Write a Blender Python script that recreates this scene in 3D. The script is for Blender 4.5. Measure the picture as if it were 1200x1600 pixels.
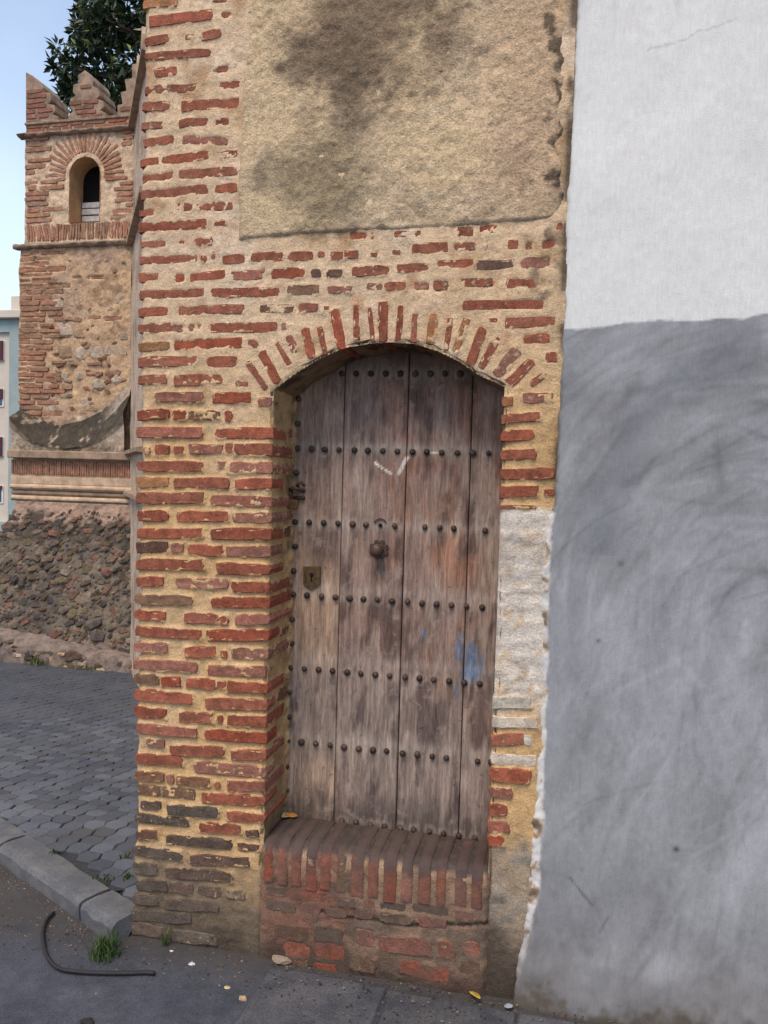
import bpy, bmesh, math, random
import numpy as np
from mathutils import Vector, Matrix

for o in list(bpy.data.objects): bpy.data.objects.remove(o)
scene = bpy.context.scene
col = scene.collection
random.seed(7)
RNG = np.random.default_rng(11)

# ------------------------------------------------------------------ camera
W, H, FPX = 1200., 1600., 1250.
YAW, PITCH, ROLL, EYE = math.radians(12.8), -math.radians(2.4), 0.028, 1.55
_f0 = np.array([-math.sin(YAW), math.cos(YAW), 0]); _r0 = np.array([math.cos(YAW), math.sin(YAW), 0]); _up = np.array([0, 0, 1.])
CF = _f0*math.cos(PITCH) + _up*math.sin(PITCH); _u0 = np.cross(_r0, CF)
CR = _r0*math.cos(ROLL) + _u0*math.sin(ROLL); CU = _u0*math.cos(ROLL) - _r0*math.sin(ROLL)
CC = np.array([0, 0, EYE])
cam = bpy.data.cameras.new('camera'); camo = bpy.data.objects.new('camera', cam); col.objects.link(camo)
cam.sensor_fit = 'HORIZONTAL'; cam.sensor_width = 36; cam.lens = 36*FPX/W; cam.clip_end = 2000; cam.clip_start = 0.05
camo.matrix_world = Matrix(((CR[0], CU[0], -CF[0], 0), (CR[1], CU[1], -CF[1], 0), (CR[2], CU[2], -CF[2], EYE), (0, 0, 0, 1)))
scene.camera = camo

# ------------------------------------------------------------------ sky, sun, exposure
SUN_EL, SUN_AZ = math.radians(57), math.radians(192)      # azimuth clockwise from +Y
world = bpy.data.worlds.new('World'); scene.world = world; world.use_nodes = True
wn = world.node_tree.nodes; wl = world.node_tree.links
bg = wn.get('Background') or wn.new('ShaderNodeBackground')
sky = wn.new('ShaderNodeTexSky'); sky.sky_type = 'NISHITA'; sky.sun_disc = False
sky.sun_elevation = SUN_EL; sky.sun_rotation = SUN_AZ; sky.air_density = 1.0; sky.dust_density = 0.3; sky.ozone_density = 1.0
# thin bright haze and cloud, denser towards the horizon all the way round
_tc = wn.new('ShaderNodeTexCoord'); _sx = wn.new('ShaderNodeSeparateXYZ'); wl.new(_tc.outputs['Generated'], _sx.inputs[0])
_no = wn.new('ShaderNodeTexNoise'); _no.inputs['Scale'].default_value = 2.2; _no.inputs['Detail'].default_value = 5; wl.new(_tc.outputs['Generated'], _no.inputs['Vector'])
_ad = wn.new('ShaderNodeMath'); _ad.operation = 'MULTIPLY_ADD'; wl.new(_no.outputs['Fac'], _ad.inputs[0]); _ad.inputs[1].default_value = -.35; wl.new(_sx.outputs['Z'], _ad.inputs[2])
_mr = wn.new('ShaderNodeMapRange'); _mr.interpolation_type = 'SMOOTHSTEP'; wl.new(_ad.outputs[0], _mr.inputs['Value'])
_mr.inputs['From Min'].default_value = .33; _mr.inputs['From Max'].default_value = -.06; _mr.inputs['To Min'].default_value = .34; _mr.inputs['To Max'].default_value = 1.
_mx = wn.new('ShaderNodeMix'); _mx.data_type = 'RGBA'; wl.new(_mr.outputs[0], _mx.inputs['Factor']); wl.new(sky.outputs[0], _mx.inputs['A']); _mx.inputs['B'].default_value = (5.0, 6.0, 7.5, 1)
wl.new(_mx.outputs['Result'], bg.inputs[0]); bg.inputs[1].default_value = 0.15
sun = bpy.data.lights.new('sun', 'SUN'); suno = bpy.data.objects.new('sun', sun); col.objects.link(suno)
sun.energy = 2.4; sun.angle = math.radians(30); sun.color = (1.0, 0.86, 0.69)
sd = Vector((math.sin(SUN_AZ)*math.cos(SUN_EL), math.cos(SUN_AZ)*math.cos(SUN_EL), math.sin(SUN_EL)))
suno.rotation_euler = sd.to_track_quat('Z', 'Y').to_euler()
scene.view_settings.view_transform = 'Standard'; scene.view_settings.look = 'None'
scene.view_settings.gamma = 1; scene.view_settings.exposure = 0.29
scene.render.engine = 'CYCLES'
scene.render.resolution_x = 768; scene.render.resolution_y = 1024

# ------------------------------------------------------------------ survey helpers: where a sight line meets a known plane
Y0 = 2.37          # face of the door wall
XL, XR = -0.905, -0.188   # door opening
YD = 2.575         # face of the door
XW = -1.362        # free corner of the wall
def ray(x, y): return CF + CR*((x-600)/FPX) - CU*((y-800)/FPX)
def onY(x, y, Y=Y0): d = ray(x, y); return CC + d*((Y-CC[1])/d[1])
def onX(x, y, X): d = ray(x, y); return CC + d*((X-CC[0])/d[0])
def onZ(x, y, z=0.): d = ray(x, y); return CC + d*((z-CC[2])/d[2])
def proj(P):
    q = np.asarray(P, float)-CC; w = q@CF
    return 600+FPX*(q@CR)/w, 800-FPX*(q@CU)/w
def gz(Y): return -0.1*np.maximum(0, np.asarray(Y, float)-3.0)       # street falls away behind the wall
def onG(x, y, k=0.):
    P = onZ(x, y, k)
    for _ in range(40): P = onZ(x, y, k+float(gz(P[1]))*1.0) if P[1] < 40 else P
    return P

# ------------------------------------------------------------------ noise in numpy
def _hash(ix, iy, seed):
    h = (ix.astype(np.int64)*374761393 + iy.astype(np.int64)*668265263 + seed*1274126177) & 0xffffffff
    h = ((h ^ (h >> 13))*1274126177) & 0xffffffff
    return ((h ^ (h >> 16)) & 0xffff)/65535.
def vnoise(x, y, seed=0):
    ix = np.floor(x); iy = np.floor(y); fx = x-ix; fy = y-iy
    fx = fx*fx*fx*(fx*(fx*6-15)+10); fy = fy*fy*fy*(fy*(fy*6-15)+10)
    a = _hash(ix, iy, seed); b = _hash(ix+1, iy, seed); c = _hash(ix, iy+1, seed); d = _hash(ix+1, iy+1, seed)
    return ((a+(b-a)*fx)*(1-fy) + (c+(d-c)*fx)*fy)*2-1
def fbm(x, y, s, o=4, seed=0):      # s = size of the largest feature; about -1..1
    t = 0; a = 1; n = 0
    ca, sa = math.cos(.6), math.sin(.6)
    x = x/s+17.3*seed; y = y/s-9.1*seed
    for k in range(o):
        t = t + a*vnoise(x, y, seed*31+k); n += a; a *= .55
        x, y = (x*ca-y*sa)*2.03, (x*sa+y*ca)*2.03
    return t/n*1.5
def sst(a, b, x): t = np.clip((x-a)/(b-a), 0, 1); return t*t*(3-2*t)
def lin(r, g, b):
    f = lambda c: (c/255/12.92) if c/255 <= .04045 else ((c/255+.055)/1.055)**2.4
    return np.array([f(r), f(g), f(b)])
def mixc(c, d, t): return c*(1-t[..., None]) + d*t[..., None]

# ------------------------------------------------------------------ object helpers
def tag(o, label=None, cat=None, group=None, kind=None):
    if label: o['label'] = label
    if cat: o['category'] = cat
    if group: o['group'] = group
    if kind: o['kind'] = kind
    return o
def link(name, me, parent=None, m=None):
    o = bpy.data.objects.new(name, me); col.objects.link(o)
    if m is not None and not me.materials: me.materials.append(m)
    if parent is not None:
        o.parent = parent; o.matrix_parent_inverse = parent.matrix_world.inverted()
    return o
def empty(name, loc):
    o = bpy.data.objects.new(name, None); col.objects.link(o); o.empty_display_size = .1
    o.matrix_world = Matrix.Translation(Vector([float(v) for v in loc])); return o
def place(o, M):       # world placement of a child
    p = o.parent; o.matrix_parent_inverse = p.matrix_world.inverted() if p else Matrix(); o.matrix_basis = M
def np_mesh(name, V, Q, smooth=True, tint=None):
    """V (n,3), Q (m,4) or (m,3)"""
    me = bpy.data.meshes.new(name); V = np.ascontiguousarray(V, np.float32); Q = np.ascontiguousarray(Q, np.int32)
    k = Q.shape[1]
    me.vertices.add(len(V)); me.vertices.foreach_set('co', V.ravel())
    me.loops.add(Q.size); me.loops.foreach_set('vertex_index', Q.ravel())
    me.polygons.add(len(Q)); me.polygons.foreach_set('loop_start', np.arange(0, Q.size, k, dtype=np.int32))
    me.polygons.foreach_set('loop_total', np.full(len(Q), k, np.int32))
    me.polygons.foreach_set('use_smooth', np.full(len(Q), smooth, bool))
    if tint is not None:
        a = me.attributes.new('tint', 'FLOAT_COLOR', 'POINT')
        t = np.ones((len(V), 4), np.float32); t[:, :3] = tint.reshape(-1, 3); a.data.foreach_set('color', t.ravel())
    me.update(calc_edges=True); me.validate(); return me
def grid_quads(nv, nu, keep=None, flip=False):
    i = np.arange(nv*nu).reshape(nv, nu)
    q = np.stack([i[:-1, :-1], i[:-1, 1:], i[1:, 1:], i[1:, :-1]], -1)
    if flip: q = q[..., ::-1]
    q = q.reshape(-1, 4)
    return q if keep is None else q[keep.ravel()]
def poly_mesh(name, verts, faces, smooth=False):
    me = bpy.data.meshes.new(name); me.from_pydata([tuple(map(float, v)) for v in verts], [], faces); me.update()
    bm = bmesh.new(); bm.from_mesh(me); bmesh.ops.recalc_face_normals(bm, faces=bm.faces); bm.to_mesh(me); bm.free()
    for p in me.polygons: p.use_smooth = smooth
    return me
def box_mesh(name, x0, x1, y0, y1, z0, z1, bev=0.0, seg=1):
    bm = bmesh.new(); bmesh.ops.create_cube(bm, size=1)
    for v in bm.verts: v.co = Vector(((x0+x1)/2+v.co.x*(x1-x0), (y0+y1)/2+v.co.y*(y1-y0), (z0+z1)/2+v.co.z*(z1-z0)))
    if bev: bmesh.ops.bevel(bm, geom=bm.edges[:], offset=bev, segments=seg, affect='EDGES', profile=.6)
    me = bpy.data.meshes.new(name); bm.to_mesh(me); bm.free(); return me
def prism_mesh(name, pts, y0, y1, bev=0.0):   # pts in XZ
    n = len(pts)
    V = [(p[0], y0, p[1]) for p in pts] + [(p[0], y1, p[1]) for p in pts]
    Fs = [list(range(n)), list(range(2*n-1, n-1, -1))] + [[i, (i+1) % n, n+(i+1) % n, n+i] for i in range(n)]
    me = poly_mesh(name, V, Fs)
    if bev:
        bm = bmesh.new(); bm.from_mesh(me); bmesh.ops.bevel(bm, geom=bm.edges[:], offset=bev, segments=1, affect='EDGES'); bm.to_mesh(me); bm.free()
    return me
def lathe_mesh(name, prof, n=12):            # prof (radius, -y out)
    V = []; Fs = []
    for r, h in prof:
        for k in range(n): a = 2*math.pi*k/n; V.append((r*math.cos(a), -h, r*math.sin(a)))
    for i in range(len(prof)-1):
        for k in range(n): Fs.append([i*n+k, i*n+(k+1) % n, (i+1)*n+(k+1) % n, (i+1)*n+k])
    Fs.append(list(range((len(prof)-1)*n, len(prof)*n)))
    return poly_mesh(name, V, Fs, True)
def tube_mesh(name, pts, rad, n=8):
    pts = [Vector(p) for p in pts]; V = []; Fs = []
    for i, p in enumerate(pts):
        t = (pts[min(i+1, len(pts)-1)]-pts[max(i-1, 0)]).normalized()
        a = t.orthogonal().normalized() if abs(t.z) > .9 else Vector((0, 0, 1)).cross(t).normalized(); b = t.cross(a)
        r = rad[i] if hasattr(rad, '__len__') else rad
        for k in range(n): w = 2*math.pi*k/n; V.append(p+a*(r*math.cos(w))+b*(r*math.sin(w)))
    for i in range(len(pts)-1):
        for k in range(n): Fs.append([i*n+k, i*n+(k+1) % n, (i+1)*n+(k+1) % n, (i+1)*n+k])
    Fs.append(list(range(n))); Fs.append(list(range((len(pts)-1)*n, len(pts)*n)))
    return poly_mesh(name, V, Fs, True)

# ------------------------------------------------------------------ materials
class NT:
    def __init__(s, name, rough=.9, spec=.25):
        s.m = bpy.data.materials.new(name); s.m.use_nodes = True; s.n = s.m.node_tree.nodes; s.l = s.m.node_tree.links
        s.b = s.n['Principled BSDF']; s.b.inputs['Roughness'].default_value = rough; s.b.inputs['Specular IOR Level'].default_value = spec
        s.pos = s.n.new('ShaderNodeNewGeometry').outputs['Position']
    def put(s, sock, v):
        if isinstance(v, (int, float)): sock.default_value = v
        elif isinstance(v, (tuple, list, np.ndarray)): sock.default_value = tuple(v) if len(v) == len(sock.default_value) else (*v, 1)
        else: s.l.new(v, sock)
    def noise(s, scale, det=4, rough=.6, vec=None, stretch=None, dist=0):
        t = s.n.new('ShaderNodeTexNoise'); t.inputs['Scale'].default_value = scale; t.inputs['Detail'].default_value = det
        t.inputs['Roughness'].default_value = rough; t.inputs['Distortion'].default_value = dist
        v = vec if vec is not None else s.pos
        if stretch:
            mp = s.n.new('ShaderNodeMapping'); mp.inputs['Scale'].default_value = stretch; s.l.new(v, mp.inputs['Vector']); v = mp.outputs[0]
        s.l.new(v, t.inputs['Vector']); return t.outputs['Fac']
    def math(s, op, a, b=0., c=None, clamp=False):
        t = s.n.new('ShaderNodeMath'); t.operation = op; t.use_clamp = clamp
        s.put(t.inputs[0], a); s.put(t.inputs[1], b)
        if c is not None: s.put(t.inputs[2], c)
        return t.outputs[0]
    def ramp(s, f, a, b, lo=0., hi=1.):
        t = s.n.new('ShaderNodeMapRange'); t.interpolation_type = 'SMOOTHSTEP'; s.put(t.inputs['Value'], f)
        t.inputs['From Min'].default_value = a; t.inputs['From Max'].default_value = b; t.inputs['To Min'].default_value = lo; t.inputs['To Max'].default_value = hi
        return t.outputs[0]
    def mix(s, f, a, b, mode='MIX'):
        t = s.n.new('ShaderNodeMix'); t.data_type = 'RGBA'; t.blend_type = mode
        s.put(t.inputs['Factor'], f); s.put(t.inputs['A'], a); s.put(t.inputs['B'], b); return t.outputs['Result']
    def scalec(s, c, f): 
        t = s.n.new('ShaderNodeVectorMath'); t.operation = 'SCALE'; s.put(t.inputs[0], c); s.put(t.inputs['Scale'], f); return t.outputs[0]
    def attr(s, n='tint'):
        t = s.n.new('ShaderNodeAttribute'); t.attribute_name = n; return t.outputs['Color']
    def xyz(s):
        t = s.n.new('ShaderNodeSeparateXYZ'); s.l.new(s.pos, t.inputs[0]); return t.outputs
    def oinfo(s): return s.n.new('ShaderNodeObjectInfo').outputs
    def color(s, c): s.put(s.b.inputs['Base Color'], c)
    def bump(s, h, dist, st=1.0):
        t = s.n.new('ShaderNodeBump'); t.inputs['Distance'].default_value = dist; t.inputs['Strength'].default_value = st
        s.put(t.inputs['Height'], h); s.l.new(t.outputs[0], s.b.inputs['Normal'])
    def add(s, a, b): return s.math('ADD', a, b)

def tinted(name, fine=180, amp=.35, bump=.0015, rough=.92, mid=28, pits=.4):
    t = NT(name, rough, .2)
    n1 = t.noise(fine, 5, .7); n2 = t.noise(mid, 5, .65)
    f = t.math('MULTIPLY', t.ramp(n1, .25, .75, 1-amp, 1+amp*.7), t.ramp(n2, .25, .75, 1-amp*.6, 1+amp*.5))
    pit = t.ramp(t.noise(fine*1.9, 3, .65), .37, .29); f = t.math('MULTIPLY', f, t.math('SUBTRACT', 1., t.math('MULTIPLY', pit, pits)))
    t.color(t.scalec(t.attr(), f)); t.bump(t.add(t.math('SUBTRACT', n1, t.math('MULTIPLY', pit, pits*.5)), t.math('MULTIPLY', n2, 1.5)), bump); return t.m
M = {}
M['mortar'] = tinted('lime_mortar', 190, .30, .0040, pits=.5)
M['roughcast'] = tinted('roughcast_plaster', 170, .34, .0055, mid=60, pits=.6)
def render_mat():
    t = NT('painted_render', .8, .2); n1 = t.noise(300, 4, .65); n2 = t.noise(1, 4, .6, stretch=(170, 60, 26), dist=.8); n3 = t.noise(8, 5, .65)
    f = t.math('MULTIPLY', t.ramp(n1, .25, .75, .96, 1.04), t.ramp(n2, .3, .7, .945, 1.045)); f = t.math('MULTIPLY', f, t.ramp(n3, .3, .7, .96, 1.03))
    pit = t.ramp(t.noise(110, 3, .7), .30, .25); f = t.math('MULTIPLY', f, t.math('SUBTRACT', 1., t.math('MULTIPLY', pit, .22)))
    t.color(t.scalec(t.attr(), f)); t.bump(t.add(n1, t.math('MULTIPLY', n2, .8)), .0011); return t.m
M['render'] = render_mat()
M['tower_mortar'] = tinted('tower_mortar', 60, .35, .006, mid=14)
def brick_mat(name, scale=1.0, grime=False):
    t = NT(name, .9, .2); oi = t.oinfo()
    n1 = t.noise(130*scale, 5, .7); n2 = t.noise(32*scale, 4, .6); n3 = t.noise(55*scale, 6, .72)
    f = t.math('MULTIPLY', t.ramp(n1, .25, .75, .72, 1.2), t.ramp(n2, .3, .7, .72, 1.2))
    c = t.scalec(oi['Color'], f)
    thr = t.math('SUBTRACT', .80, t.math('MULTIPLY', oi['Alpha'], .38))
    sm = t.math('MULTIPLY', t.math('SUBTRACT', n3, thr), 14., clamp=True)
    sp = t.ramp(t.noise(260*scale, 3, .7), .36, .28); c = t.scalec(c, t.math('SUBTRACT', 1., t.math('MULTIPLY', sp, .45)))
    wn_ = t.ramp(t.noise(330*scale, 4, .65), .62, .70); c = t.mix(t.math('MULTIPLY', wn_, .65), c, tuple(lin(190, 160, 140)))
    c = t.mix(t.math('MULTIPLY', sm, .8), c, tuple(lin(186, 156, 126)))
    if grime:
        z = t.xyz()[2]; g = t.ramp(t.add(z, t.math('MULTIPLY', t.noise(9, 4, .6), .16)), .41, .455)
        c = t.mix(t.math('MULTIPLY', g, .9), c, tuple(lin(74, 66, 64)))
        g2 = t.ramp(t.noise(7, 5, .65), .38, .6); c = t.mix(t.math('MULTIPLY', g2, .5), c, tuple(lin(96, 84, 76)))
    t.color(c); t.bump(t.add(t.add(n1, n2), t.math('MULTIPLY', sm, .5)), .0034/scale); return t.m
M['brick'] = brick_mat('fired_brick'); M['tower_brick'] = brick_mat('tower_fired_brick', .45); M['step_brick'] = brick_mat('worn_step_brick', 1., True)
def stone_mat(name):
    t = NT(name, .92, .2); oi = t.oinfo()
    n1 = t.noise(60, 5, .7); n2 = t.noise(11, 4, .6)
    c = t.scalec(oi['Color'], t.math('MULTIPLY', t.ramp(n1, .25, .75, .6, 1.3), t.ramp(n2, .3, .7, .75, 1.2)))
    t.color(c); t.bump(n1, .008); return t.m
M['stone'] = stone_mat('rubble_stone')
def simple(name, c, rough=.8, amp=.25, scale=40, bump=.001, metal=0., spec=.3):
    t = NT(name, rough, spec); n = t.noise(scale, 5, .65); t.color(t.scalec(tuple(c), t.ramp(n, .25, .75, 1-amp, 1+amp)))
    t.bump(n, bump); t.b.inputs['Metallic'].default_value = metal; return t.m

# ------------------------------------------------------------------ ground: road, kerb, pavement, slabs
def asphalt():
    t = NT('asphalt', .9, .25); n1 = t.noise(220, 4, .7); n2 = t.noise(3.2, 5, .6); n3 = t.noise(14, 5, .65)
    c = t.mix(t.ramp(n2, .35, .65), tuple(lin(70, 72, 80)), tuple(lin(84, 85, 92)))
    c = t.scalec(c, t.math('MULTIPLY', t.ramp(n1, .25, .75, .65, 1.35), t.ramp(n3, .3, .7, .8, 1.15)))
    y = t.xyz()[1]; d = t.ramp(t.add(y, t.math('MULTIPLY', n3, .22)), 2.28, 2.5)
    c = t.mix(t.math('MULTIPLY', d, .7), c, tuple(lin(78, 70, 62)))
    t.color(c); t.bump(t.add(n1, n3), .004); return t.m
M['asphalt'] = asphalt()
xs = np.unique(np.concatenate([-np.geomspace(8, 300, 14)[::-1], np.linspace(-8, 6, 90), np.geomspace(6, 300, 14)]))
ys = np.unique(np.concatenate([-np.geomspace(3, 100, 8)[::-1], np.linspace(-3, 11, 120), np.geomspace(11, 400, 14)]))
X, Y = np.meshgrid(xs, ys); gy = np.minimum(Y, 11)
Z = gz(gy) + fbm(X, Y, .6, 3, 3)*.003
road = link('road', np_mesh('road', np.stack([X, Y, Z], -1).reshape(-1, 3), grid_quads(*X.shape)), None, M['asphalt']); tag(road, kind='structure')

KH = .072
ka, kb = np.array([-2.106, 2.667]), np.array([-1.474, 2.342])      # foot line of the kerb
kd = (kb-ka)/np.linalg.norm(kb-ka); kn = np.array([-kd[1], kd[0]])
kn = kn if kn[1] > 0 else -kn
KW = .118
def granite():
    t = NT('kerb_granite', .85, .25); n1 = t.noise(160, 4, .7); n2 = t.noise(9, 5, .65)
    c = t.mix(t.ramp(n2, .35, .7), tuple(lin(94, 94, 97)), tuple(lin(118, 115, 113)))
    t.color(t.scalec(c, t.ramp(n1, .25, .75, .75, 1.2))); t.bump(t.add(n1, n2), .004); return t.m
M['kerb'] = granite()
kerb = empty('kerb', (ka[0], ka[1], 0)); tag(kerb, kind='structure')
end = (np.array([-1.388, 2.30])-ka)@kd
cuts = [end, .63, -.03, -.75, -1.5, -2.3, -3.1]; cuts = [end, .60, -.02, -.70, -1.45, -2.2]
def kerb_stone(s0, s1, wob):
    bm = bmesh.new(); P = []
    n = 7
    prof = [(0.006, -.06), (.0, KH-.022), (.008, KH-.007), (.024, KH), (KW*.5, KH+.003), (KW, KH)]
    rows = []
    for i in range(n):
        s = s1+(s0-s1)*i/(n-1); r = []
        for j, (o, h) in enumerate(prof):
            e = .004*random.uniform(-1, 1)+(wob if j in (1, 2, 3) else 0)*math.sin(i*1.7)
            q = ka+kd*(s+(.004 if i == 0 else -.004 if i == n-1 else 0))+kn*(o+e)
            r.append(bm.verts.new((q[0], q[1], float(gz(q[1]))+h+.002*random.uniform(-1, 1) if h > 0 else h)))
        rows.append(r)
    for i in range(n-1):
        for j in range(len(prof)-1): bm.faces.new((rows[i][j], rows[i+1][j], rows[i+1][j+1], rows[i][j+1]))
    bm.faces.new(rows[0]); bm.faces.new(rows[-1][::-1]); bmesh.ops.recalc_face_normals(bm, faces=bm.faces)
    me = bpy.data.meshes.new('kerb_stone'); bm.to_mesh(me); bm.free(); return link('kerb_stone', me, kerb, M['kerb'])
for a, b in zip(cuts[:-1], cuts[1:]): kerb_stone(a-.003, b+.003, .004)

def paver_mat():
    t = NT('concrete_paver', .88, .25); n1 = t.noise(150, 4, .7); oi = t.oinfo(); n2 = t.noise(2.2, 4, .6)
    c = t.mix(t.ramp(n2, .3, .7), tuple(lin(84, 87, 96)), tuple(lin(100, 102, 108)))
    c = t.scalec(c, t.math('MULTIPLY', t.ramp(n1, .25, .75, .8, 1.2), t.ramp(oi['Random'], 0, 1, .74, 1.18)))
    c = t.mix(t.ramp(t.noise(5, 5, .7), .52, .68, 0, .5), c, tuple(lin(84, 78, 70)))
    t.color(c); t.bump(n1, .004); return t.m
M['paver'] = paver_mat(); M['bed'] = simple('joint_sand', lin(58, 58, 60), .95, .3, 60, .003)
pave = empty('pavement', (-2.2, 4, 0)); tag(pave, kind='structure')
def inpave(x, y): return (np.array([x, y])-ka)@kn > KW-.01
bx = np.linspace(-9, 1.5, 60); by = np.linspace(0, 1, 40)
V = []
for v in by:
    for x in bx:
        yk = ka[1]+(x-ka[0])*kd[1]/kd[0]+KW/kn[1]*.98 if x < -1.36 else 2.6
        y = yk+(10.5-yk)*v; V.append((x, y, float(gz(y))+KH-.011))
link('paving_bed', np_mesh('paving_bed', np.array(V), grid_quads(40, 60)), pave, M['bed'])
PA, PB = .047, .038      # half length, half depth of a hexagonal paver
def paver_mesh(seed):
    rnd = random.Random(seed); pts = [(-PA, 0), (-PA*.72, -PB), (PA*.72, -PB), (PA, 0), (PA*.72, PB), (-PA*.72, PB)]
    pts = [(x*.972+rnd.uniform(-.005, .005), y*.965+rnd.uniform(-.004, .004)) for x, y in pts]
    V = [(x, y, -.03) for x, y in pts]+[(x, y, -.004) for x, y in pts]+[(x*.93, y*.92, 0) for x, y in pts]; Fs = []
    for r in (0, 6):
        for i in range(6): Fs.append([r+i, r+(i+1) % 6, r+6+(i+1) % 6, r+6+i])
    Fs.append(list(range(12, 18))); return V, Fs
plib = []
for k in range(8):
    V, Fs = paver_mesh(k); me = poly_mesh('paver', V, Fs); me.materials.append(M['paver']); plib.append(me)
spots = []
pr = math.radians(-6); cr_, sr_ = math.cos(pr), math.sin(pr)
for i in range(-110, 60):
    for j in range(-20, 90):
        u = i*PA*1.72; v = j*PB*2+(PB if i % 2 else 0)
        x = -2.2+u*cr_-v*sr_; y = 2.9+u*sr_+v*cr_
        if y > 9.2 or x < -7 or x > .5 or not inpave(x, y-.03): continue
        if y < 2.95 and x > -1.42: continue
        if y > 6.95 and x > -6: continue
        spots.append((x, y))
vis = []; rest = []
for x, y in spots:
    px, py = proj((x, y, float(gz(y))+KH)); ok = -25 < px < 232 and y > 2.2
    (vis if ok else rest).append((math.hypot(x, y), x, y))
vis.sort(); rest = [q for q in rest if q[1] > -4.6 and q[2] < 7]+vis[300:]
for _, x, y in vis[:300]:
    o = link('paver', random.choice(plib), pave); s = .1 if y > 3 else 0
    place(o, Matrix.Translation((x, y, float(gz(y))+KH+random.uniform(-.003, .002))) @ Matrix.Rotation(-math.atan(s)+random.uniform(-.02, .02), 4, 'X') @ Matrix.Rotation(pr+random.choice((0, math.pi))+random.uniform(-.03, .03), 4, 'Z'))
VV = []; FF = []; 
for n_, (_, x, y) in enumerate(rest):
    V, Fs = paver_mesh(n_ % 8); b = len(VV); dz = random.uniform(-.003, .002)
    for a_, b_, c_ in V: 
        xx = x+a_*cr_-b_*sr_; yy = y+a_*sr_+b_*cr_; VV.append((xx, yy, float(gz(yy))+KH+c_+dz))
    FF += [[b+q for q in f] for f in Fs]
tag(link('paver_field', poly_mesh('paver_field', VV, FF), pave, M['paver']), kind='stuff')

slabs = empty('footway', (0, 2.1, 0)); tag(slabs, kind='structure')
def slab_mat():
    t = NT('worn_stone_slab', .85, .3); n1 = t.noise(130, 4, .7); n2 = t.noise(7, 5, .65); oi = t.oinfo()
    c = t.mix(t.ramp(n2, .35, .65), tuple(lin(72, 72, 78)), tuple(lin(94, 92, 94)))
    t.color(t.scalec(c, t.math('MULTIPLY', t.ramp(n1, .25, .75, .7, 1.25), t.ramp(oi['Random'], 0, 1, .85, 1.12)))); t.bump(t.add(n1, n2), .005); return t.m
M['slab'] = slab_mat()
def slab(x0, x1, y0, y1):
    n = 6; pts = []
    for k in range(n): pts.append((x0+(x1-x0)*k/n, y0))
    for k in range(4): pts.append((x1, y0+(y1-y0)*k/4))
    for k in range(n): pts.append((x1+(x0-x1)*k/n, y1))
    for k in range(4): pts.append((x0, y1+(y0-y1)*k/4))
    pts = [(x+random.uniform(-.006, .006), y+random.uniform(-.006, .006)) for x, y in pts]; m = len(pts)
    cx, cy = (x0+x1)/2, (y0+y1)/2; z = .013+random.uniform(-.004, .004)
    V = [(x, y, -.02) for x, y in pts]+[(x, y, z-.007) for x, y in pts]+[(cx+(x-cx)*.97, cy+(y-cy)*.95, z) for x, y in pts]
    Fs = [[r+i, r+(i+1) % m, r+m+(i+1) % m, r+m+i] for r in (0, m) for i in range(m)]+[list(range(2*m, 3*m))]
    link('slab', poly_mesh('slab', V, Fs), slabs, M['slab'])
ex = [-.86, -.475, -.085, .33, .70, 1.12, 1.55, 1.95]
for a, b in zip(ex[:-1], ex[1:]): slab(a+.004, b-.004, 2.03, 2.315+random.uniform(-.012, .012))
ex2 = [-.70, -.28, .14, .5, .92, 1.35, 1.8]
for a, b in zip(ex2[:-1], ex2[1:]): slab(a+.004, b-.004, 1.70, 2.02)

# ------------------------------------------------------------------ brick library
def brick_lib(depths, n_pts=5):
    lib = {}
    for A in (1.0, 1.8, 3.0, 4.5, 6.5):
        for dpt in depths:
            for v in range(5):
                rnd = random.Random(int(A*100)+v*7+int(dpt*1000)); L = A/2; out = []
                k = 3 if A < 2 else n_pts
                for i in range(k): out.append((-L+2*L*(i+.0)/(k-1), -.5))
                out.append((L, 0))
                for i in range(k): out.append((L-2*L*i/(k-1), .5))
                out.append((-L, 0))
                pts = []
                for i, (x, z) in enumerate(out):
                    if abs(abs(x)-L) < 1e-6 and abs(z) > .4: x -= math.copysign(.03+rnd.uniform(0, .10), x); z -= math.copysign(.02+rnd.uniform(0, .05), z)
                    pts.append((x+rnd.uniform(-.06, .06), z+rnd.uniform(-.075, .075)))
                m = len(pts); bi = .055
                def inset(x, z, q): return (x-math.copysign(min(q, abs(x)), x), z-math.copysign(min(q, abs(z)), z))
                V = [(x, dpt, z) for x, z in pts]+[(x, .0045, z) for x, z in pts]
                V += [(*((lambda a: (a[0], rnd.uniform(-.0008, .0008), a[1]))(inset(x, z, bi))),) for x, z in pts]
                Fs = [[r+i, r+(i+1) % m, r+m+(i+1) % m, r+m+i] for r in (0, m) for i in range(m)]+[list(range(2*m, 3*m))]
                lib.setdefault((A, dpt), []).append(poly_mesh('brick', V, Fs))
    return lib
BL = brick_lib((.06, .20))
def pick(lib, asp, dpt):
    A = min((a for a, d in lib if d == dpt), key=lambda a: abs(math.log(a/asp))); return random.choice(lib[(A, dpt)]), A
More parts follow.
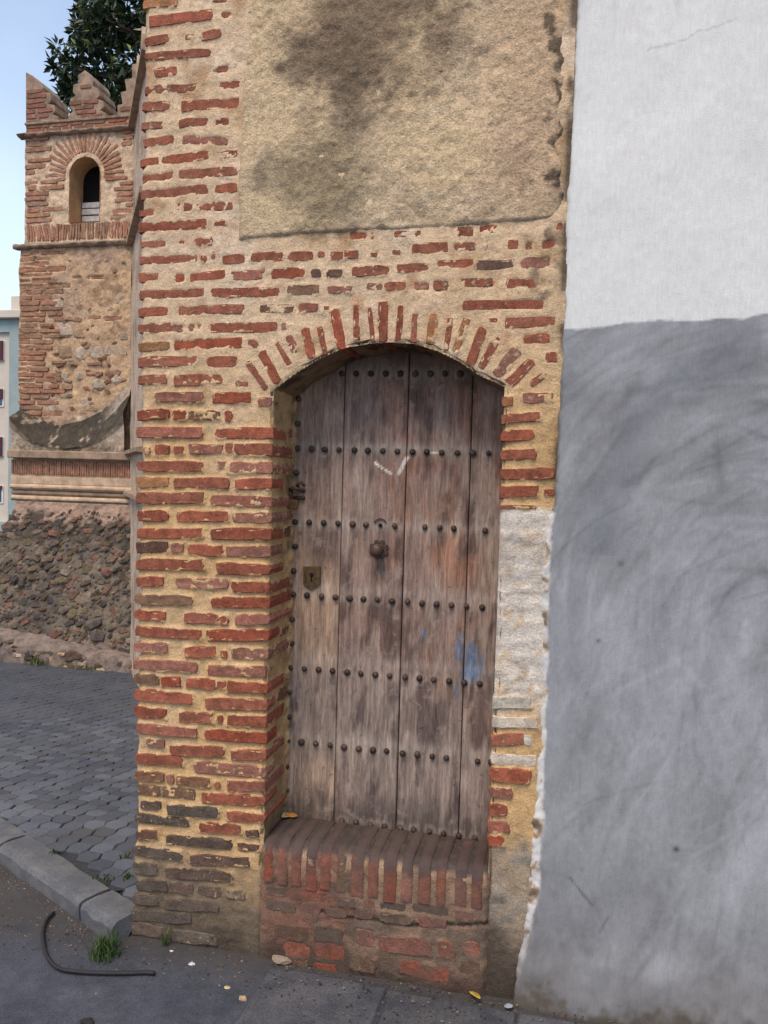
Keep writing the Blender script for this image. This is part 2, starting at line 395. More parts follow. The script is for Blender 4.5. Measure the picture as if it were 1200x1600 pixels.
def brick_obj(parent, center, L, h, ang, matname, rgb, alpha, dpt=.06, yscale=1., rotz=0., lib=BL, name='brick'):
    me, A = pick(lib, L/h, dpt); 
    if not me.materials: me.materials.append(M[matname])
    elif me.materials[0] != M[matname]:
        key = me.name.split('.')[0]+'_'+matname+me.name
        me2 = bpy.data.meshes.get(key)
        if me2 is None: me2 = me.copy(); me2.name = key; me2.materials.clear(); me2.materials.append(M[matname])
        me = me2
    o = link(name, me, parent); o.color = (*[float(c) for c in rgb], float(alpha))
    fl = random.choice((0, math.pi))
    place(o, Matrix.Translation(Vector([float(c) for c in center])) @ Matrix.Rotation(rotz, 4, 'Z') @ Matrix.Rotation(ang+fl, 4, 'Y') @ Matrix.Diagonal((L/A, yscale, h, 1)))
    return o
KC = {'r': lin(152, 90, 68), 'R': lin(153, 83, 60), 'p': lin(156, 101, 83), 'o': lin(164, 112, 74), 'd': lin(102, 76, 64), 'b': lin(126, 91, 69),
      'w': lin(200, 184, 164), 'k': lin(98, 82, 71), 'g': lin(112, 98, 86)}
def kcol(k):
    c = KC[k]*random.uniform(.86, 1.16); j = random.uniform(-.12, .12)
    return c*np.array([1, 1+j, 1+j*1.3])

# ------------------------------------------------------------------ the door wall: every brick as surveyed
def T(ox, oy, s, txt, out):
    for it in txt.split(';'):
        it = it.strip()
        if not it: continue
        p = it.split(','); k = p[5].strip() if len(p) > 5 else 'r'
        out.append((ox+float(p[0])/s, oy+float(p[1])/s, ox+float(p[2])/s, oy+float(p[3])/s, float(p[4])/s, k))
RAW = []
T(200, 0, 3.333, """80,22,255,8,50,o;440,0,520,0,20,rs;110,112,440,75,58;485,80,545,75,35,rs;88,222,212,200,45;300,192,345,190,30,rs;380,190,485,170,45,r;
88,295,430,272,42;138,380,255,370,45;445,358,520,358,30,rs;85,470,370,455,45,rs;470,447,583,437,36;75,555,215,550,50;275,555,580,535,55;
68,655,180,650,40,ps;265,645,420,632,46;450,640,528,632,40;80,745,240,725,45;285,725,520,735,45,ps;65,850,160,838,42;175,840,420,808,50;465,808,568,800,40,rs;
75,935,240,910,42;265,910,575,890,50;65,1015,420,985,52;455,985,568,975,46;60,1112,135,1105,35;258,1080,548,1070,46,rs;55,1185,410,1165,52;450,1165,515,1160,22,rs;
65,1273,203,1270,32;268,1262,292,1262,18,rs;345,1265,440,1250,50;60,1355,360,1345,45;378,1350,408,1350,36;430,1330,455,1330,35,rs;490,1350,605,1345,45,rs;
640,1340,810,1335,50;835,1335,965,1335,46;990,1325,1025,1325,35,rs;1055,1330,1120,1330,42;1125,1325,1200,1325,42;
55,1448,160,1440,46;245,1447,297,1447,50,R;325,1445,505,1430,46;535,1435,710,1430,50,ps;745,1425,920,1420,55,R;955,1420,1005,1420,42,d;1035,1425,1120,1420,42,d;
58,1535,400,1525,46;432,1525,790,1520,50;830,1510,995,1508,50,b;1040,1510,1165,1505,36,ps""", RAW)
T(200, 400, 3.2, """52,282,200,275,45;252,272,580,265,48;660,262,832,262,42,bs;855,262,948,258,45,p;980,260,1002,260,20;
52,365,215,355,46;215,358,330,362,40,ps;345,355,385,355,25,rs;410,360,748,355,50;768,352,815,350,35,ps;52,455,210,448,42,o;228,445,575,432,52,R;597,435,650,440,48,p;
48,530,350,522,50;395,530,553,530,52;50,618,195,615,46;230,622,470,615,50,rs;540,640,600,640,26,ps;135,705,375,705,48,p;422,708,617,708,55,R;650,728,717,728,48,p;
48,798,205,788,50;225,795,290,795,46,R;303,797,460,797,46,bs;487,800,520,800,50,R;45,880,377,885,52,p;440,887,717,885,55,R;
80,975,112,975,40,ps;137,972,205,972,50;232,972,280,972,38;305,965,475,965,48,ps;490,962,527,962,50;535,968,717,968,58;
48,1050,375,1053,50;450,1045,500,1045,36,ps;502,1058,717,1058,55,ps;42,1132,207,1130,50,o;232,1132,505,1138,52;537,1140,715,1140,52;
45,1210,383,1210,55;413,1222,690,1228,52,ps;48,1298,203,1298,50,R;247,1302,507,1302,52,R;522,1308,690,1308,48,ps;45,1385,375,1385,52;417,1390,715,1390,55,R;
42,1458,203,1455,55,d;218,1462,278,1462,48,p;300,1465,475,1475,50;490,1478,715,1478,52,p;42,1540,383,1545,52;445,1560,700,1568,55""", RAW)
T(200, 850, 3.2, """45,187,180,187,48;235,195,497,200,50,ps;522,215,680,215,52,R;35,278,325,285,50,b;417,292,680,290,52,R;35,352,187,362,46;282,370,450,375,52,p;455,382,500,382,48;540,378,700,378,52,p;
35,432,365,455,52;395,455,685,455,55,R;30,515,197,520,48,p;285,540,440,540,55;465,552,492,552,38,R;520,545,690,550,50,ps;30,600,350,618,52,p;400,630,695,640,52,ps;
30,675,155,677,46,b;167,688,265,688,50,R;292,695,440,700,50;447,703,487,703,36;497,712,650,715,55,R;35,750,327,775,56;388,795,640,800,55;
35,838,193,850,52;258,865,422,870,52;450,875,472,875,40;497,880,650,885,58,R;45,915,345,945,52,p;385,950,690,970,52,R;95,990,180,1000,36,ps;210,1030,480,1042,52;515,1055,660,1055,50;
38,1072,275,1090,50,r;330,1112,655,1140,55,ps;38,1158,180,1168,48,b;195,1175,228,1175,42,p;245,1180,410,1198,46,b;435,1205,460,1205,30;500,1210,680,1208,50,p;
45,1225,335,1255,52,bs;373,1270,670,1285,52;65,1305,165,1310,42,ks;198,1325,460,1345,52,k;497,1360,650,1365,46;38,1365,310,1395,46,ks;360,1415,570,1425,50;590,1447,655,1447,36,d;
42,1452,150,1455,46,d;190,1475,520,1505,48,k;550,1515,655,1520,36,ds;25,1525,270,1560,46,k;312,1575,610,1590,46,d""", RAW)
T(0, 1150, 2.667, """553,545,655,555,45,k;690,565,970,590,44,k;570,615,700,625,42,k;705,630,805,640,42,k;825,645,920,650,40,gs;940,660,1020,665,36,gs;
555,675,660,685,42,k;688,695,910,710,42,k;548,745,800,760,42,k;550,800,680,815,50,g;560,865,690,880,50,gs;720,830,900,850,45,gs""", RAW)
T(350, 300, 2.1818, """430,150,510,150,22,rs;580,143,690,143,22,rs;795,135,850,133,36,rs;870,125,930,125,30,rs;1130,115,1155,115,30,rs;500,215,522,215,16,rs;575,205,600,205,16,rs;
640,192,765,188,36;785,187,860,185,26,rs;880,185,897,185,16,rs;940,180,1005,178,30,r;1025,185,1050,185,26,rs;1085,182,1130,180,32,rs;
437,270,560,268,36;590,260,700,257,30;727,247,848,243,28;862,248,992,246,32,d;1012,243,1115,240,36,p;487,322,540,322,24,ps;548,322,620,322,28;648,320,700,320,26,ps;712,318,765,318,38,rs;
810,308,917,305,28,rs;942,313,1065,310,34;812,385,1090,383,32,r;905,437,930,437,14;945,447,1130,440,38,r;1022,502,1110,497,32,rs;1097,565,1135,560,38,rs""", RAW)
T(740, 550, 3.556, """150,278,220,272,50,o;275,258,440,250,55,ps;150,375,370,358,50;143,465,332,462,62,R;147,575,345,565,55,r;147,680,447,675,60,r;147,780,360,772,70;395,785,447,780,36,rs;185,862,345,862,20""", RAW)
T(740, 950, 2.667, """82,395,240,395,52,w;80,475,265,480,45,w;78,552,210,548,48,rs;212,552,240,552,45,w;78,628,260,640,45,ws;70,690,237,705,58,R;78,765,160,775,40,ps;68,840,140,845,46;65,910,148,915,46,p;62,968,122,965,48,R""", RAW)
VOUS = []
T(350, 300, 2.1818, """145,672,80,580,22;185,650,127,545,32,R;222,588,180,515,20,rs;245,545,218,490,28,ps;300,565,275,465,30;345,552,325,460,20,rs;400,535,378,400,34,R;452,505,450,385,22,R;508,510,495,395,15,rs;542,508,543,373,32,R;
593,503,603,388,19,R;645,512,650,415,20,rs;700,512,720,415,30,os;757,540,772,430,18,rs;785,550,828,432,25,os;835,590,885,465,32;875,600,932,495,25,rs;930,625,1000,535,35,ps;970,655,1050,575,32;1045,655,1098,622,22,rs""", VOUS)
JRAW = []
T(200, 400, 3.2, """717,890,785,890,50,r;795,890,820,890,40,p;717,968,820,985,52,r;717,1065,815,1070,50,ps;715,1140,770,1140,50,r;705,1220,805,1220,50,bs;710,1305,820,1305,50,d;715,1390,770,1390,50,r;775,1380,820,1375,45,b;715,1478,765,1465,50,r;710,1565,770,1555,50,r""", JRAW)
T(200, 850, 3.2, """680,215,820,195,50,r;680,290,820,265,50,r;705,378,815,350,50,r;685,460,750,440,50,r;760,430,812,420,42,bs;700,540,800,510,48,ps;650,710,775,665,50,r;650,800,730,770,50,r;745,760,790,740,48,b;650,880,775,835,50,r;690,960,735,930,50,r;
660,1050,775,980,46,r;670,1115,730,1080,42,b;680,1200,775,1130,46,r;670,1280,740,1220,46,r;650,1360,780,1270,46,d""", JRAW)

wall = empty('brick_wall', ((XW+XL)/2, Y0+.15, 0))
tag(wall, 'old brick and sandy mortar wall with arched doorway, left of the white and grey wall', 'wall')
FR = []     # front bricks: dict
for x0, y0, x1, y1, h, k in RAW:
    a = onY(x0, y0); b = onY(x1, y1); xm, ym = (x0+x1)/2, (y0+y1)/2
    hm = abs(onY(xm, ym-h/2)[2]-onY(xm, ym+h/2)[2])
    s = 's' in k
    FR.append(dict(ax=a[0], az=a[2], bx=b[0], bz=b[2], h=hm, k=k[0], s=s, d=.06, ys=1.))
# rows above the frame carry on to the top of the wall
for r_ in range(11):
    z = 3.09+r_*.083; x = XW+.01
    while x < -1.08:
        L = random.choice((.11, .17, .24)); L = min(L, -1.03-x); FR.append(dict(ax=x, az=z, bx=x+L, bz=z, h=.042, k='r', s=random.random() < .4, d=.06, ys=1.)); x += L+.035
for x0, y0, x1, y1, h, k in VOUS:
    a = onY(x0, y0); b = onY(x1, y1)
    FR.append(dict(ax=a[0], az=a[2], bx=b[0], bz=b[2], h=abs(h)*.00205, k=k[0], s='s' in k, d=.20, ys=.95, v=1))
JB = []     # jamb bricks in (Y, Z)
for x0, y0, x1, y1, h, k in JRAW:
    P = onX(x0, y0, XL); Q = onX(x1, y1, XL); ya, yb = P[1], min(Q[1], YD-.005)
    zz = (P[2]+Q[2])/2; hh = h*.00083*.86 if False else h/1250*2.72*1.0
    if ya-Y0 < .045:
        c = [f for f in FR if abs(f['bx']-XL) < .04 and abs((f['bz'])-P[2]) < .032 and not f.get('v')]
        if c:
            f = min(c, key=lambda f: abs(f['bz']-P[2])); f['bx'] = XL+.005; f['d'] = .20; f['ys'] = max(.3, (yb-Y0)/.20); f['jamb'] = (Y0, yb)
            JB.append((Y0-.02, yb, f['bz'], f['h'], .005, f['s'], None)); continue
        ya = Y0+.004
    JB.append((ya, yb, zz, hh, .004, 's' in k, k[0]))
for f in FR:
    if abs(f['bx']-XL) < .03 and not f.get('v') and f['bz'] < 1.8 and f['d'] < .1: f['bx'] = min(f['bx'], XL-.003)
    if not f.get('v') and f['ax'] > XR-.03 and f['ax'] < XR+.03: f['ax'] = XR-.004; f['d'] = .2; f['ys'] = .9

def zlow(Z): return 1-sst(1.62, 2.0, Z)          # 0 on the smeared upper wall, 1 where joints are raked back
for f in FR:
    zc = (f['az']+f['bz'])/2; lo = float(zlow(zc))
    f['hb'] = (.0015+lo*random.uniform(.0015, .006)) if not f.get('v') else .002
    if f['s']: f['hb'] -= .0015
    if f['k'] == 'w': f['hb'] = random.uniform(-.001, .003)
    L = math.hypot(f['bx']-f['ax'], f['bz']-f['az']); ang = -math.atan2(f['bz']-f['az'], f['bx']-f['ax'])
    f['L'] = L; f['ang'] = ang
    brick_obj(wall, ((f['ax']+f['bx'])/2, Y0-f['hb'], zc), L+.004, f['h']*1.08, ang, 'brick', kcol(f['k']), (.66 if f['s'] else .56 if lo < .5 else .5) if f['k'] != 'w' else .2,
              .20 if f['d'] > .1 else .06, f['ys'])

def imprint(U, V, Hh, items, seed, uv_noise, rag_amp=.0055):
    """press bricks into a mortar sheet: U,V 2-D plane coordinates, Hh height outwards"""
    rag, rag2 = uv_noise
    du = U[0, 1]-U[0, 0]
    for (cu, cv, L, h, ang, hb, s, white) in items:
        R = L/2+.05; Rz = abs(math.sin(ang))*L/2+h/2+.03; Ru = abs(math.cos(ang))*L/2+h/2+.03
        m = np.where((np.abs(U[0]-cu) < Ru))[0]; n = np.where(np.abs(V[:, 0]-cv) < Rz)[0]
        if len(m) < 2 or len(n) < 2: continue
        sl = (slice(n[0], n[-1]+1), slice(m[0], m[-1]+1))
        a = U[sl]-cu; b = V[sl]-cv; ca, sa = math.cos(ang), math.sin(ang)
        p = a*ca-b*sa; q = a*sa+b*ca
        d = np.maximum(np.abs(p)-L/2, np.abs(q)-h/2) + rag[sl]*rag_amp + .0006
        lift = np.exp(-np.maximum(d, 0)/.010)*.45
        base = Hh[sl]; out = base+(hb+.000-base)*lift
        if s: ins = hb-.0007+rag2[sl]*.0046+d*.16
        else: ins = hb+.0002+d*.38+rag2[sl]*.0026
        ins = np.maximum(ins, hb-.012)
        Hh[sl] = np.where(d < 0, ins, out)

# ---- front mortar face
STEP = .005
us = np.arange(XW, -.02, STEP); us[np.argmin(abs(us-XL))] = XL; us[np.argmin(abs(us-XR))] = XR
vs = np.concatenate([np.arange(-.06, 3.15, STEP), np.arange(3.15, 4.2, .012)])
U, V = np.meshgrid(us, vs)
arch = np.array([onY(*p)[[0, 2]] for p in ((427, 610), (462.5, 583), (500, 559), (537.5, 543.8), (579, 536), (608, 534.6), (646, 536.7), (683, 548), (716.7, 564.6), (746, 585), (779, 604))])
arch[0, 0] = XL; arch[-1, 0] = XR
def archz(x):
    z = np.interp(x, arch[:, 0], arch[:, 1]); return z
ZSPR = float(arch[0, 1])
Hh = fbm(U, V, .3, 3, 1)*.004 + fbm(U, V, .05, 4, 2)*.0026 + fbm(U, V, .014, 3, 3)*.0013 - zlow(V)*.0045
rag = fbm(U, V, .028, 4, 5); rag2 = fbm(U, V, .022, 4, 6)
imprint(U, V, Hh, [((f['ax']+f['bx'])/2, (f['az']+f['bz'])/2, f['L'], f['h'], f['ang'], f['hb'], f['s'], 0) for f in FR], 1, (rag, rag2))
# courses showing faintly through the whitewash of the right pier
wwz = (U > XR-.01)*sst(onY(800, 795)[2]+.01, onY(800, 795)[2]-.02, V)*sst(onY(800, 1085)[2]-.02, onY(800, 1085)[2]+.02, V)
Hh += wwz*(.0013*np.sign(np.sin(V*2*math.pi/.051+.6*fbm(U, V, .1, 2, 9)))*np.abs(np.sin(V*2*math.pi/.051+.6*fbm(U, V, .1, 2, 9)))**.5*.6+.003)
# worn arris along the free corner and the opening
e = U-XW; Hh -= np.where(e < .018, (.018-e)**2/.018*.55, 0)*(1+.5*rag)
inside = (U > XL-1e-6) & (U < XR+1e-6)
za = archz(U)
dl = np.abs(U-XL); dr = np.abs(U-XR); dz = np.where(inside, np.abs(V-za), 9.); below = V < za
de = np.minimum(np.where(below | (V < ZSPR), np.minimum(dl, dr), 9.), np.where(V >= za-1e-6, dz, 9.))
Hh -= np.where(de < .014, (.014-de)**2/.014*.6, 0)*(1+.6*rag)
# the sheet's outline: uneven free edge, arch snapped
Xs = U + (-.004+.006*fbm(V, V*0, .09, 3, 8)+zlow(V)*.010)*np.exp(-np.maximum(e, 0)/.03)
Zs = V.copy()
for j in np.where(inside[0])[0]:
    i = np.argmin(abs(vs-za[0, j])); Zs[i, j] = za[0, j]
cX = (U[:-1, :-1]+U[1:, 1:])/2
k4 = lambda A: (A[:-1, :-1], A[:-1, 1:], A[1:, 1:], A[1:, :-1])
keep = (cX < XL) | (cX > XR)
zok = np.ones_like(keep)
for a_, b_ in zip(k4(Zs), k4(za)): zok &= a_ >= b_-.0005
keep |= zok
# colour of the mortar: cream above, sandy below, whitewash on the right pier, foot darkened for dirt and painted-in shade
n1 = fbm(U, V, .5, 4, 21); n2 = fbm(U, V, .12, 4, 22); n3 = fbm(U, V, .04, 4, 23)
c = np.zeros(U.shape+(3,)) + lin(226, 193, 156)
c = mixc(c, lin(214, 173, 122), np.clip(sst(2.1, 1.45, V+n1*.18)*.95 + sst(-.6, -.2, U)*.35*sst(2.4, 1.9, V), 0, 1))
c = mixc(c, lin(176, 140, 96), sst(.25, .8, n2)*.5)
c = mixc(c, lin(230, 204, 176), sst(.1, .7, fbm(U, V, .2, 4, 24))*.6*(1-.7*zlow(V)))
c = mixc(c, lin(188, 128, 92), sst(.3, .8, n3+n2*.4)*.35*(1-zlow(V)))
zt = onY(800, 795)[2]; zb = onY(800, 1085)[2]
ww = sst(zt+.012, zt-.012, V+n3*.012)*sst(zb-.10, zb+.05, V+n2*.05)*(U > XR-.02)
c = mixc(c, lin(224, 210, 194), ww*np.clip(.97-.45*sst(.35, .8, n3+n2*.3), 0, 1)); c = mixc(c, lin(168, 146, 124), ww*sst(.25, .7, n2)*.35)
cz0 = onY(800, 1320)[2]; gp = sst(cz0+.02, cz0-.04, V+n2*.04)*(U > XR-.03)
c = mixc(c, lin(154, 143, 130), gp*.9); c = mixc(c, lin(178, 150, 120), gp*sst(.0, .6, n2+n3*.4)*.6); c = mixc(c, lin(104, 92, 82), gp*sst(.1, .6, -n2+n3*.5)*.6)
# rusty and black stain under the plaster's right end
st = np.exp(-((U+.09)/.05)**2)*sst(1.9, 2.15, V)*sst(2.5, 2.3, V)*sst(.0, .5, n3+n2*.5); c = mixc(c, lin(84, 74, 66), st*.7)
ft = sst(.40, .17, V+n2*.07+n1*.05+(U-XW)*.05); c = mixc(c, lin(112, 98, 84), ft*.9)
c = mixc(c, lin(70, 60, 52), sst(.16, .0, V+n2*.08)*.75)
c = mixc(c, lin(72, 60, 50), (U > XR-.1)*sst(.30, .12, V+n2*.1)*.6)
c = mixc(c, lin(64, 54, 48), np.exp(-np.maximum(-.034-U, 0)/.010)*sst(1.4, 1.6, V)*sst(-.5, .2, n2+n3*.4)*.8)
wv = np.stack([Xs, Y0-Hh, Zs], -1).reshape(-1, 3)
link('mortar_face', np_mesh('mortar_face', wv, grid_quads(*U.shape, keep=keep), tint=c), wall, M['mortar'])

# ---- left jamb
for ya, yb, zc, h, hb, s, k in JB:
    if k: brick_obj(wall, (XL+hb, (ya+yb)/2, zc), max(yb-ya, .02), h*1.15, 0, 'brick', kcol(k), .66 if s else .5, .06, 1., math.pi/2)
jy = np.arange(Y0, YD+.02, .004); jz = np.arange(.30, ZSPR+.02, .005)
U, V = np.meshgrid(jy, jz)
Hj = fbm(U, V, .2, 3, 31)*.004+fbm(U, V, .04, 4, 32)*.003-.003
rag = fbm(U, V, .028, 4, 35); rag2 = fbm(U, V, .022, 4, 36)
imprint(U, V, Hj, [((a+b)/2, z, b-a, h, 0, hb, s, 0) for a, b, z, h, hb, s, k in JB], 2, (rag, rag2))
e = U-Y0; Hj -= np.where(e < .014, (.014-e)**2/.014*.6, 0)*(1+.6*rag)
Hj += sst(YD-.03, YD+.01, U+rag*.015)*.012
n2 = fbm(U, V, .12, 4, 37)
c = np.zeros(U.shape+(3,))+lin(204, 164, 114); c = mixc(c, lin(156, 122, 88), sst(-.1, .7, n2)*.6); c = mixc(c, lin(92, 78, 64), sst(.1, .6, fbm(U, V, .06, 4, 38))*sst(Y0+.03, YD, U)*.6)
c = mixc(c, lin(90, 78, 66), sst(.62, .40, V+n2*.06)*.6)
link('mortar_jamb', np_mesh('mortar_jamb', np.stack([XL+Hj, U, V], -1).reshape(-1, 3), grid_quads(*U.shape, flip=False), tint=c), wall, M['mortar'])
# ---- soffit of the arch and right jamb
pts = [(XL, ZSPR-.02)]+[(float(x), float(archz(x))) for x in np.linspace(XL, XR, 130)]+[(XR, z) for z in np.linspace(ZSPR-.01, .30, 120)]
pts = np.array(pts); tg = np.gradient(pts, axis=0); nn = np.stack([tg[:, 1], -tg[:, 0]], -1); nn /= np.linalg.norm(nn, axis=1)[:, None]
s_ = np.concatenate([[0], np.cumsum(np.linalg.norm(np.diff(pts, axis=0), axis=1))])
ty = np.arange(Y0+.001, YD+.03, .008); S, Tt = np.meshgrid(s_, ty)
dn = fbm(S, Tt, .12, 4, 41)*.006+fbm(S, Tt, .03, 3, 42)*.003-.004-np.where(Tt-Y0 < .014, (.014-(Tt-Y0))**2/.014*.6, 0)+sst(YD-.06, YD, Tt)*.004
P = pts[None]+nn[None]*dn[..., None]
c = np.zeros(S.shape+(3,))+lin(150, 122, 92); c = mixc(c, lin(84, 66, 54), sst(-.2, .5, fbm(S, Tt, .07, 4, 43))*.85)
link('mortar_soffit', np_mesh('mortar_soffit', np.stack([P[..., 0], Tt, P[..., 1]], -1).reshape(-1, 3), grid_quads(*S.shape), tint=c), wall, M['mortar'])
# ---- core of the wall: free end and back
M['core'] = simple('wall_core', lin(190, 156, 112), .95, .3, 20, .004)
core = [(XW+.012, Y0+.012), (XW+.012, Y0+.62), (XL-.02, Y0+.62), (XL-.02, Y0+.012)]
def column(name, x0, x1, z0, z1, parent, y0=Y0+.02, y1=Y0+.62): return link(name, box_mesh(name, x0, x1, y0, y1, z0, z1), parent, M['core'])
column('masonry_core', XW+.012, XL-.03, -.1, 4.18, wall); column('masonry_core', XR+.03, -.03, -.1, 4.18, wall)
column('masonry_core', XL-.0295, XR+.0295, 2.06, 4.17, wall)
column('masonry_core', XL-.0295, XR+.0295, -.1, 4.16, wall, YD+.09, Y0+.6195)

# ---- roughcast panel over the doorway
pa = onY(371, 376); pb = onY(853, 346); XP0, XP1 = pa[0], -.038
us = np.arange(XP0, XP1, .0055); vs = np.concatenate([np.linspace(0, .9, 165), np.linspace(.91, 1.85, 60)])
U, V = np.meshgrid(us, vs)
zb_ = pa[2]+(U-pa[0])*(pb[2]-pa[2])/(pb[0]-pa[0]); Zp = zb_+V+fbm(U, U*0, .12, 3, 51)*.002*np.exp(-V/.05)
Xp = U+(fbm(Zp, Zp*0, .15, 3, 52)*.007+.014*sst(2.3, 3.1, Zp))*np.exp(-(U-XP0)/.06)
rough = fbm(Xp, Zp, .035, 4, 53); sm = np.exp(-((U-(XP0+.07))/.09)**2)*sst(2.9, 2.6, Zp)
smooth_r = sst(-.30, -.12, U)*.6
Hp = .007+fbm(Xp, Zp, .35, 3, 54)*.006+rough*.0042*(1-.7*np.clip(sm+smooth_r, 0, 1))+fbm(Xp, Zp, .012, 3, 55)*.0016
ed = np.minimum(U-XP0, V); Hp = np.where(ed < .014, Hp*sst(-.002, .014, ed)-(1-sst(0, .014, ed))*.004, Hp)
Hp -= sst(-.075, -.04, U+fbm(Xp, Zp, .06, 3, 56)*.02)*.010
n2 = fbm(Xp, Zp, .16, 5, 57); n3 = fbm(Xp, Zp, .035, 4, 58); n1 = fbm(Xp, Zp, .5, 3, 59)
c = np.zeros(U.shape+(3,))+lin(224, 194, 154)
c = mixc(c, lin(234, 206, 172), sst(.0, .6, n2)*.6)
dk = np.clip(1.25-(((U+.66)/.34)**2+((Zp-2.98)/.42)**2), 0, 1.2)
c = mixc(c, lin(122, 100, 80), np.clip(sst(-.15, .95, dk*.8+n2*.55+n1*.3+n3*.25)*.85, 0, 1))
dk2 = np.exp(-(((U+.78)/.16)**2+((Zp-2.45)/.2)**2)); c = mixc(c, lin(122, 108, 84), np.clip(sst(.1, .9, dk2+n2*.4)*.7, 0, 1))
blot = np.exp(-(((U+.905)/.03)**2+((Zp-2.80)/.03)**2))+np.exp(-(((U+.69)/.07)**2+((Zp-2.80)/.09)**2))*.7
c = mixc(c, lin(84, 70, 58), np.clip(blot*.5+blot*n3*.6, 0, .75))
c = mixc(c, lin(206, 170, 138), sst(-.34, -.16, U+n2*.06)*.6*sst(2.25, 2.45, Zp))
fl = sst(-.17, -.05, U)*1.0; c = mixc(c, lin(84, 72, 60), sst(.40, .70, fbm(Xp, Zp, .055, 4, 60)*.7+n3*.35+fl*.42)*.85*sst(-.20, -.12, U))
c = mixc(c, lin(112, 92, 66), np.exp(-ed/.006)*.5); c = mixc(c, lin(60, 50, 44), np.exp(-(XP1-U)/.012)*sst(-.35, .35, n2+n3*.4)*.85)
link('plaster_panel', np_mesh('plaster_panel', np.stack([Xp, Y0-Hp, Zp], -1).reshape(-1, 3), grid_quads(*U.shape), tint=c), wall, M['roughcast'])

# ------------------------------------------------------------------ white and grey rendered wall on the right
rend = empty('rendered_wall', (.8, Y0+.2, 0)); tag(rend, 'plastered wall, white above and brushed grey below, right of the doorway', 'wall')
us = np.concatenate([np.arange(0, .80, .0055), np.geomspace(.81, 3.2, 30)]); vs = np.concatenate([np.arange(-.04, 3.12, .0055), np.arange(3.12, 4.2, .05)])
U, V = np.meshgrid(us, vs)
ep = np.array([onY(*p)[[0, 2]] for p in ((904, -60), (900, 0), (892, 180), (886, 300), (880, 450), (877, 560), (872, 700), (866, 792), (852, 806), (846, 950), (841, 1126), (837, 1246), (831, 1325), (823, 1400), (812, 1480), (806, 1535), (800, 1560))])[::-1]
gp_ = np.array([onY(*p)[[0, 2]] for p in ((866, 780), (863, 830), (857, 950), (854, 1126), (850, 1246), (846, 1325), (840, 1400), (826, 1470), (806, 1545))])[::-1]
xe = np.interp(V, ep[:, 1], ep[:, 0])+fbm(V, V*0, .035, 5, 71)*np.where(V < 1.47, .006, .003)+fbm(V, V*0, .3, 2, 70)*np.where(V < 1.47, .007, .002)
Xr = xe+U
xg = np.interp(V, gp_[:, 1], gp_[:, 0])+fbm(V, V*0, .06, 4, 72)*.006
rim = (V < 1.47)*sst(xg+.004, xg-.004, Xr)
Hr = .012+fbm(Xr, V, .6, 3, 73)*.006+fbm(Xr, V*.6, .03, 3, 74)*.0005+fbm(Xr, V*.6, .012, 2, 75)*.0003
Hr += rim*(fbm(Xr, V, .03, 4, 76)*.004-.009); Hr -= np.where(U < .010, (.010-U)**2/.010*1.3, 0)
Hr += sst(.22, .0, V+fbm(Xr, V, .15, 3, 77)*.05)*.022
pl = np.array([onY(*p)[[0, 2]] for p in ((870, 517), (905, 512), (960, 507), (1060, 504), (1140, 500), (1200, 488))])
zp = np.interp(Xr, pl[:, 0], pl[:, 1])+fbm(Xr, V, .06, 4, 78)*.006+fbm(Xr, V, .25, 2, 79)*.006
grey = sst(zp+.003, zp-.003, V)*(1-rim)
n1 = fbm(Xr, V, .7, 4, 80); n2 = fbm(Xr, V, .18, 4, 81); n3 = fbm(Xr, V, .03, 4, 82)
cw = np.zeros(U.shape+(3,))+lin(223, 220, 214); cw = mixc(cw, lin(210, 200, 188), sst(.1, .8, n1)*.4); cw = mixc(cw, lin(222, 206, 196), sst(.2, .8, n2+n1*.4)*.22)
cr = np.abs(V-np.interp(Xr, [.13, .24, .31, .39], [2.755, 2.765, 2.79, 2.81])-n3*.006); cw = mixc(cw, lin(140, 136, 134), (cr < .0028)*((Xr > .15) & (Xr < .40))*.28)
dr_ = sst(.5, .9, fbm(Xr*9, V*.8, .25, 3, 83))*sst(2.4, 3.0, V)*.25; cw = mixc(cw, lin(196, 186, 172), dr_)
# brushwork
tone = np.zeros_like(U); rr = np.random.default_rng(5)
core_m = us < .85
for k in range(1300):
    cx, cz = rr.uniform(-.05, .85), rr.uniform(.1, 2.05); broad = k % 9 == 0
    an = (math.atan2(cz-1.15, cx-.58)+math.pi/2+rr.normal(0, .22)) if cz > 1.05 else rr.normal(1.35, .4)
    ln = rr.uniform(.05, .20)*(1.3 if broad else 1); wd = rr.uniform(.02, .045) if broad else rr.uniform(.003, .011); am = rr.normal(-.02, .09) if broad else rr.normal(-.004, .055); cu = rr.uniform(-.9, .9)
    m = np.where(abs(us+(-.03)-cx) < ln*2.2)[0]; n = np.where(abs(vs-cz) < ln*2.2)[0]
    if len(m) < 2 or len(n) < 2: continue
    sl = (slice(n[0], n[-1]+1), slice(m[0], m[-1]+1)); a = Xr[sl]-cx; b = V[sl]-cz; p = a*math.cos(an)+b*math.sin(an); q = -a*math.sin(an)+b*math.cos(an)+cu*p*p
    tone[sl] += am*np.exp(-(p/ln)**4)*np.exp(-(q/wd)**2)
tone = np.clip(tone, -.42, .25)
cg = np.zeros(U.shape+(3,))+lin(151, 150, 151); cg = mixc(cg, lin(137, 135, 136), sst(-.2, .7, n1)*.6)
cg = cg*(1+tone+n3*.04+fbm(Xr, V, .008, 2, 84)*.05+n2*.05+fbm(Xr*.9+V*.5, V*.35-Xr*.3, .035, 4, 85)*.025)[..., None]
arc = np.exp(-((np.hypot(Xr-.62, V-1.42)-.52+n2*.03)/.05)**2)*(Xr < .5)*(V > 1.35); cg = mixc(cg, lin(112, 115, 124), arc*.35)
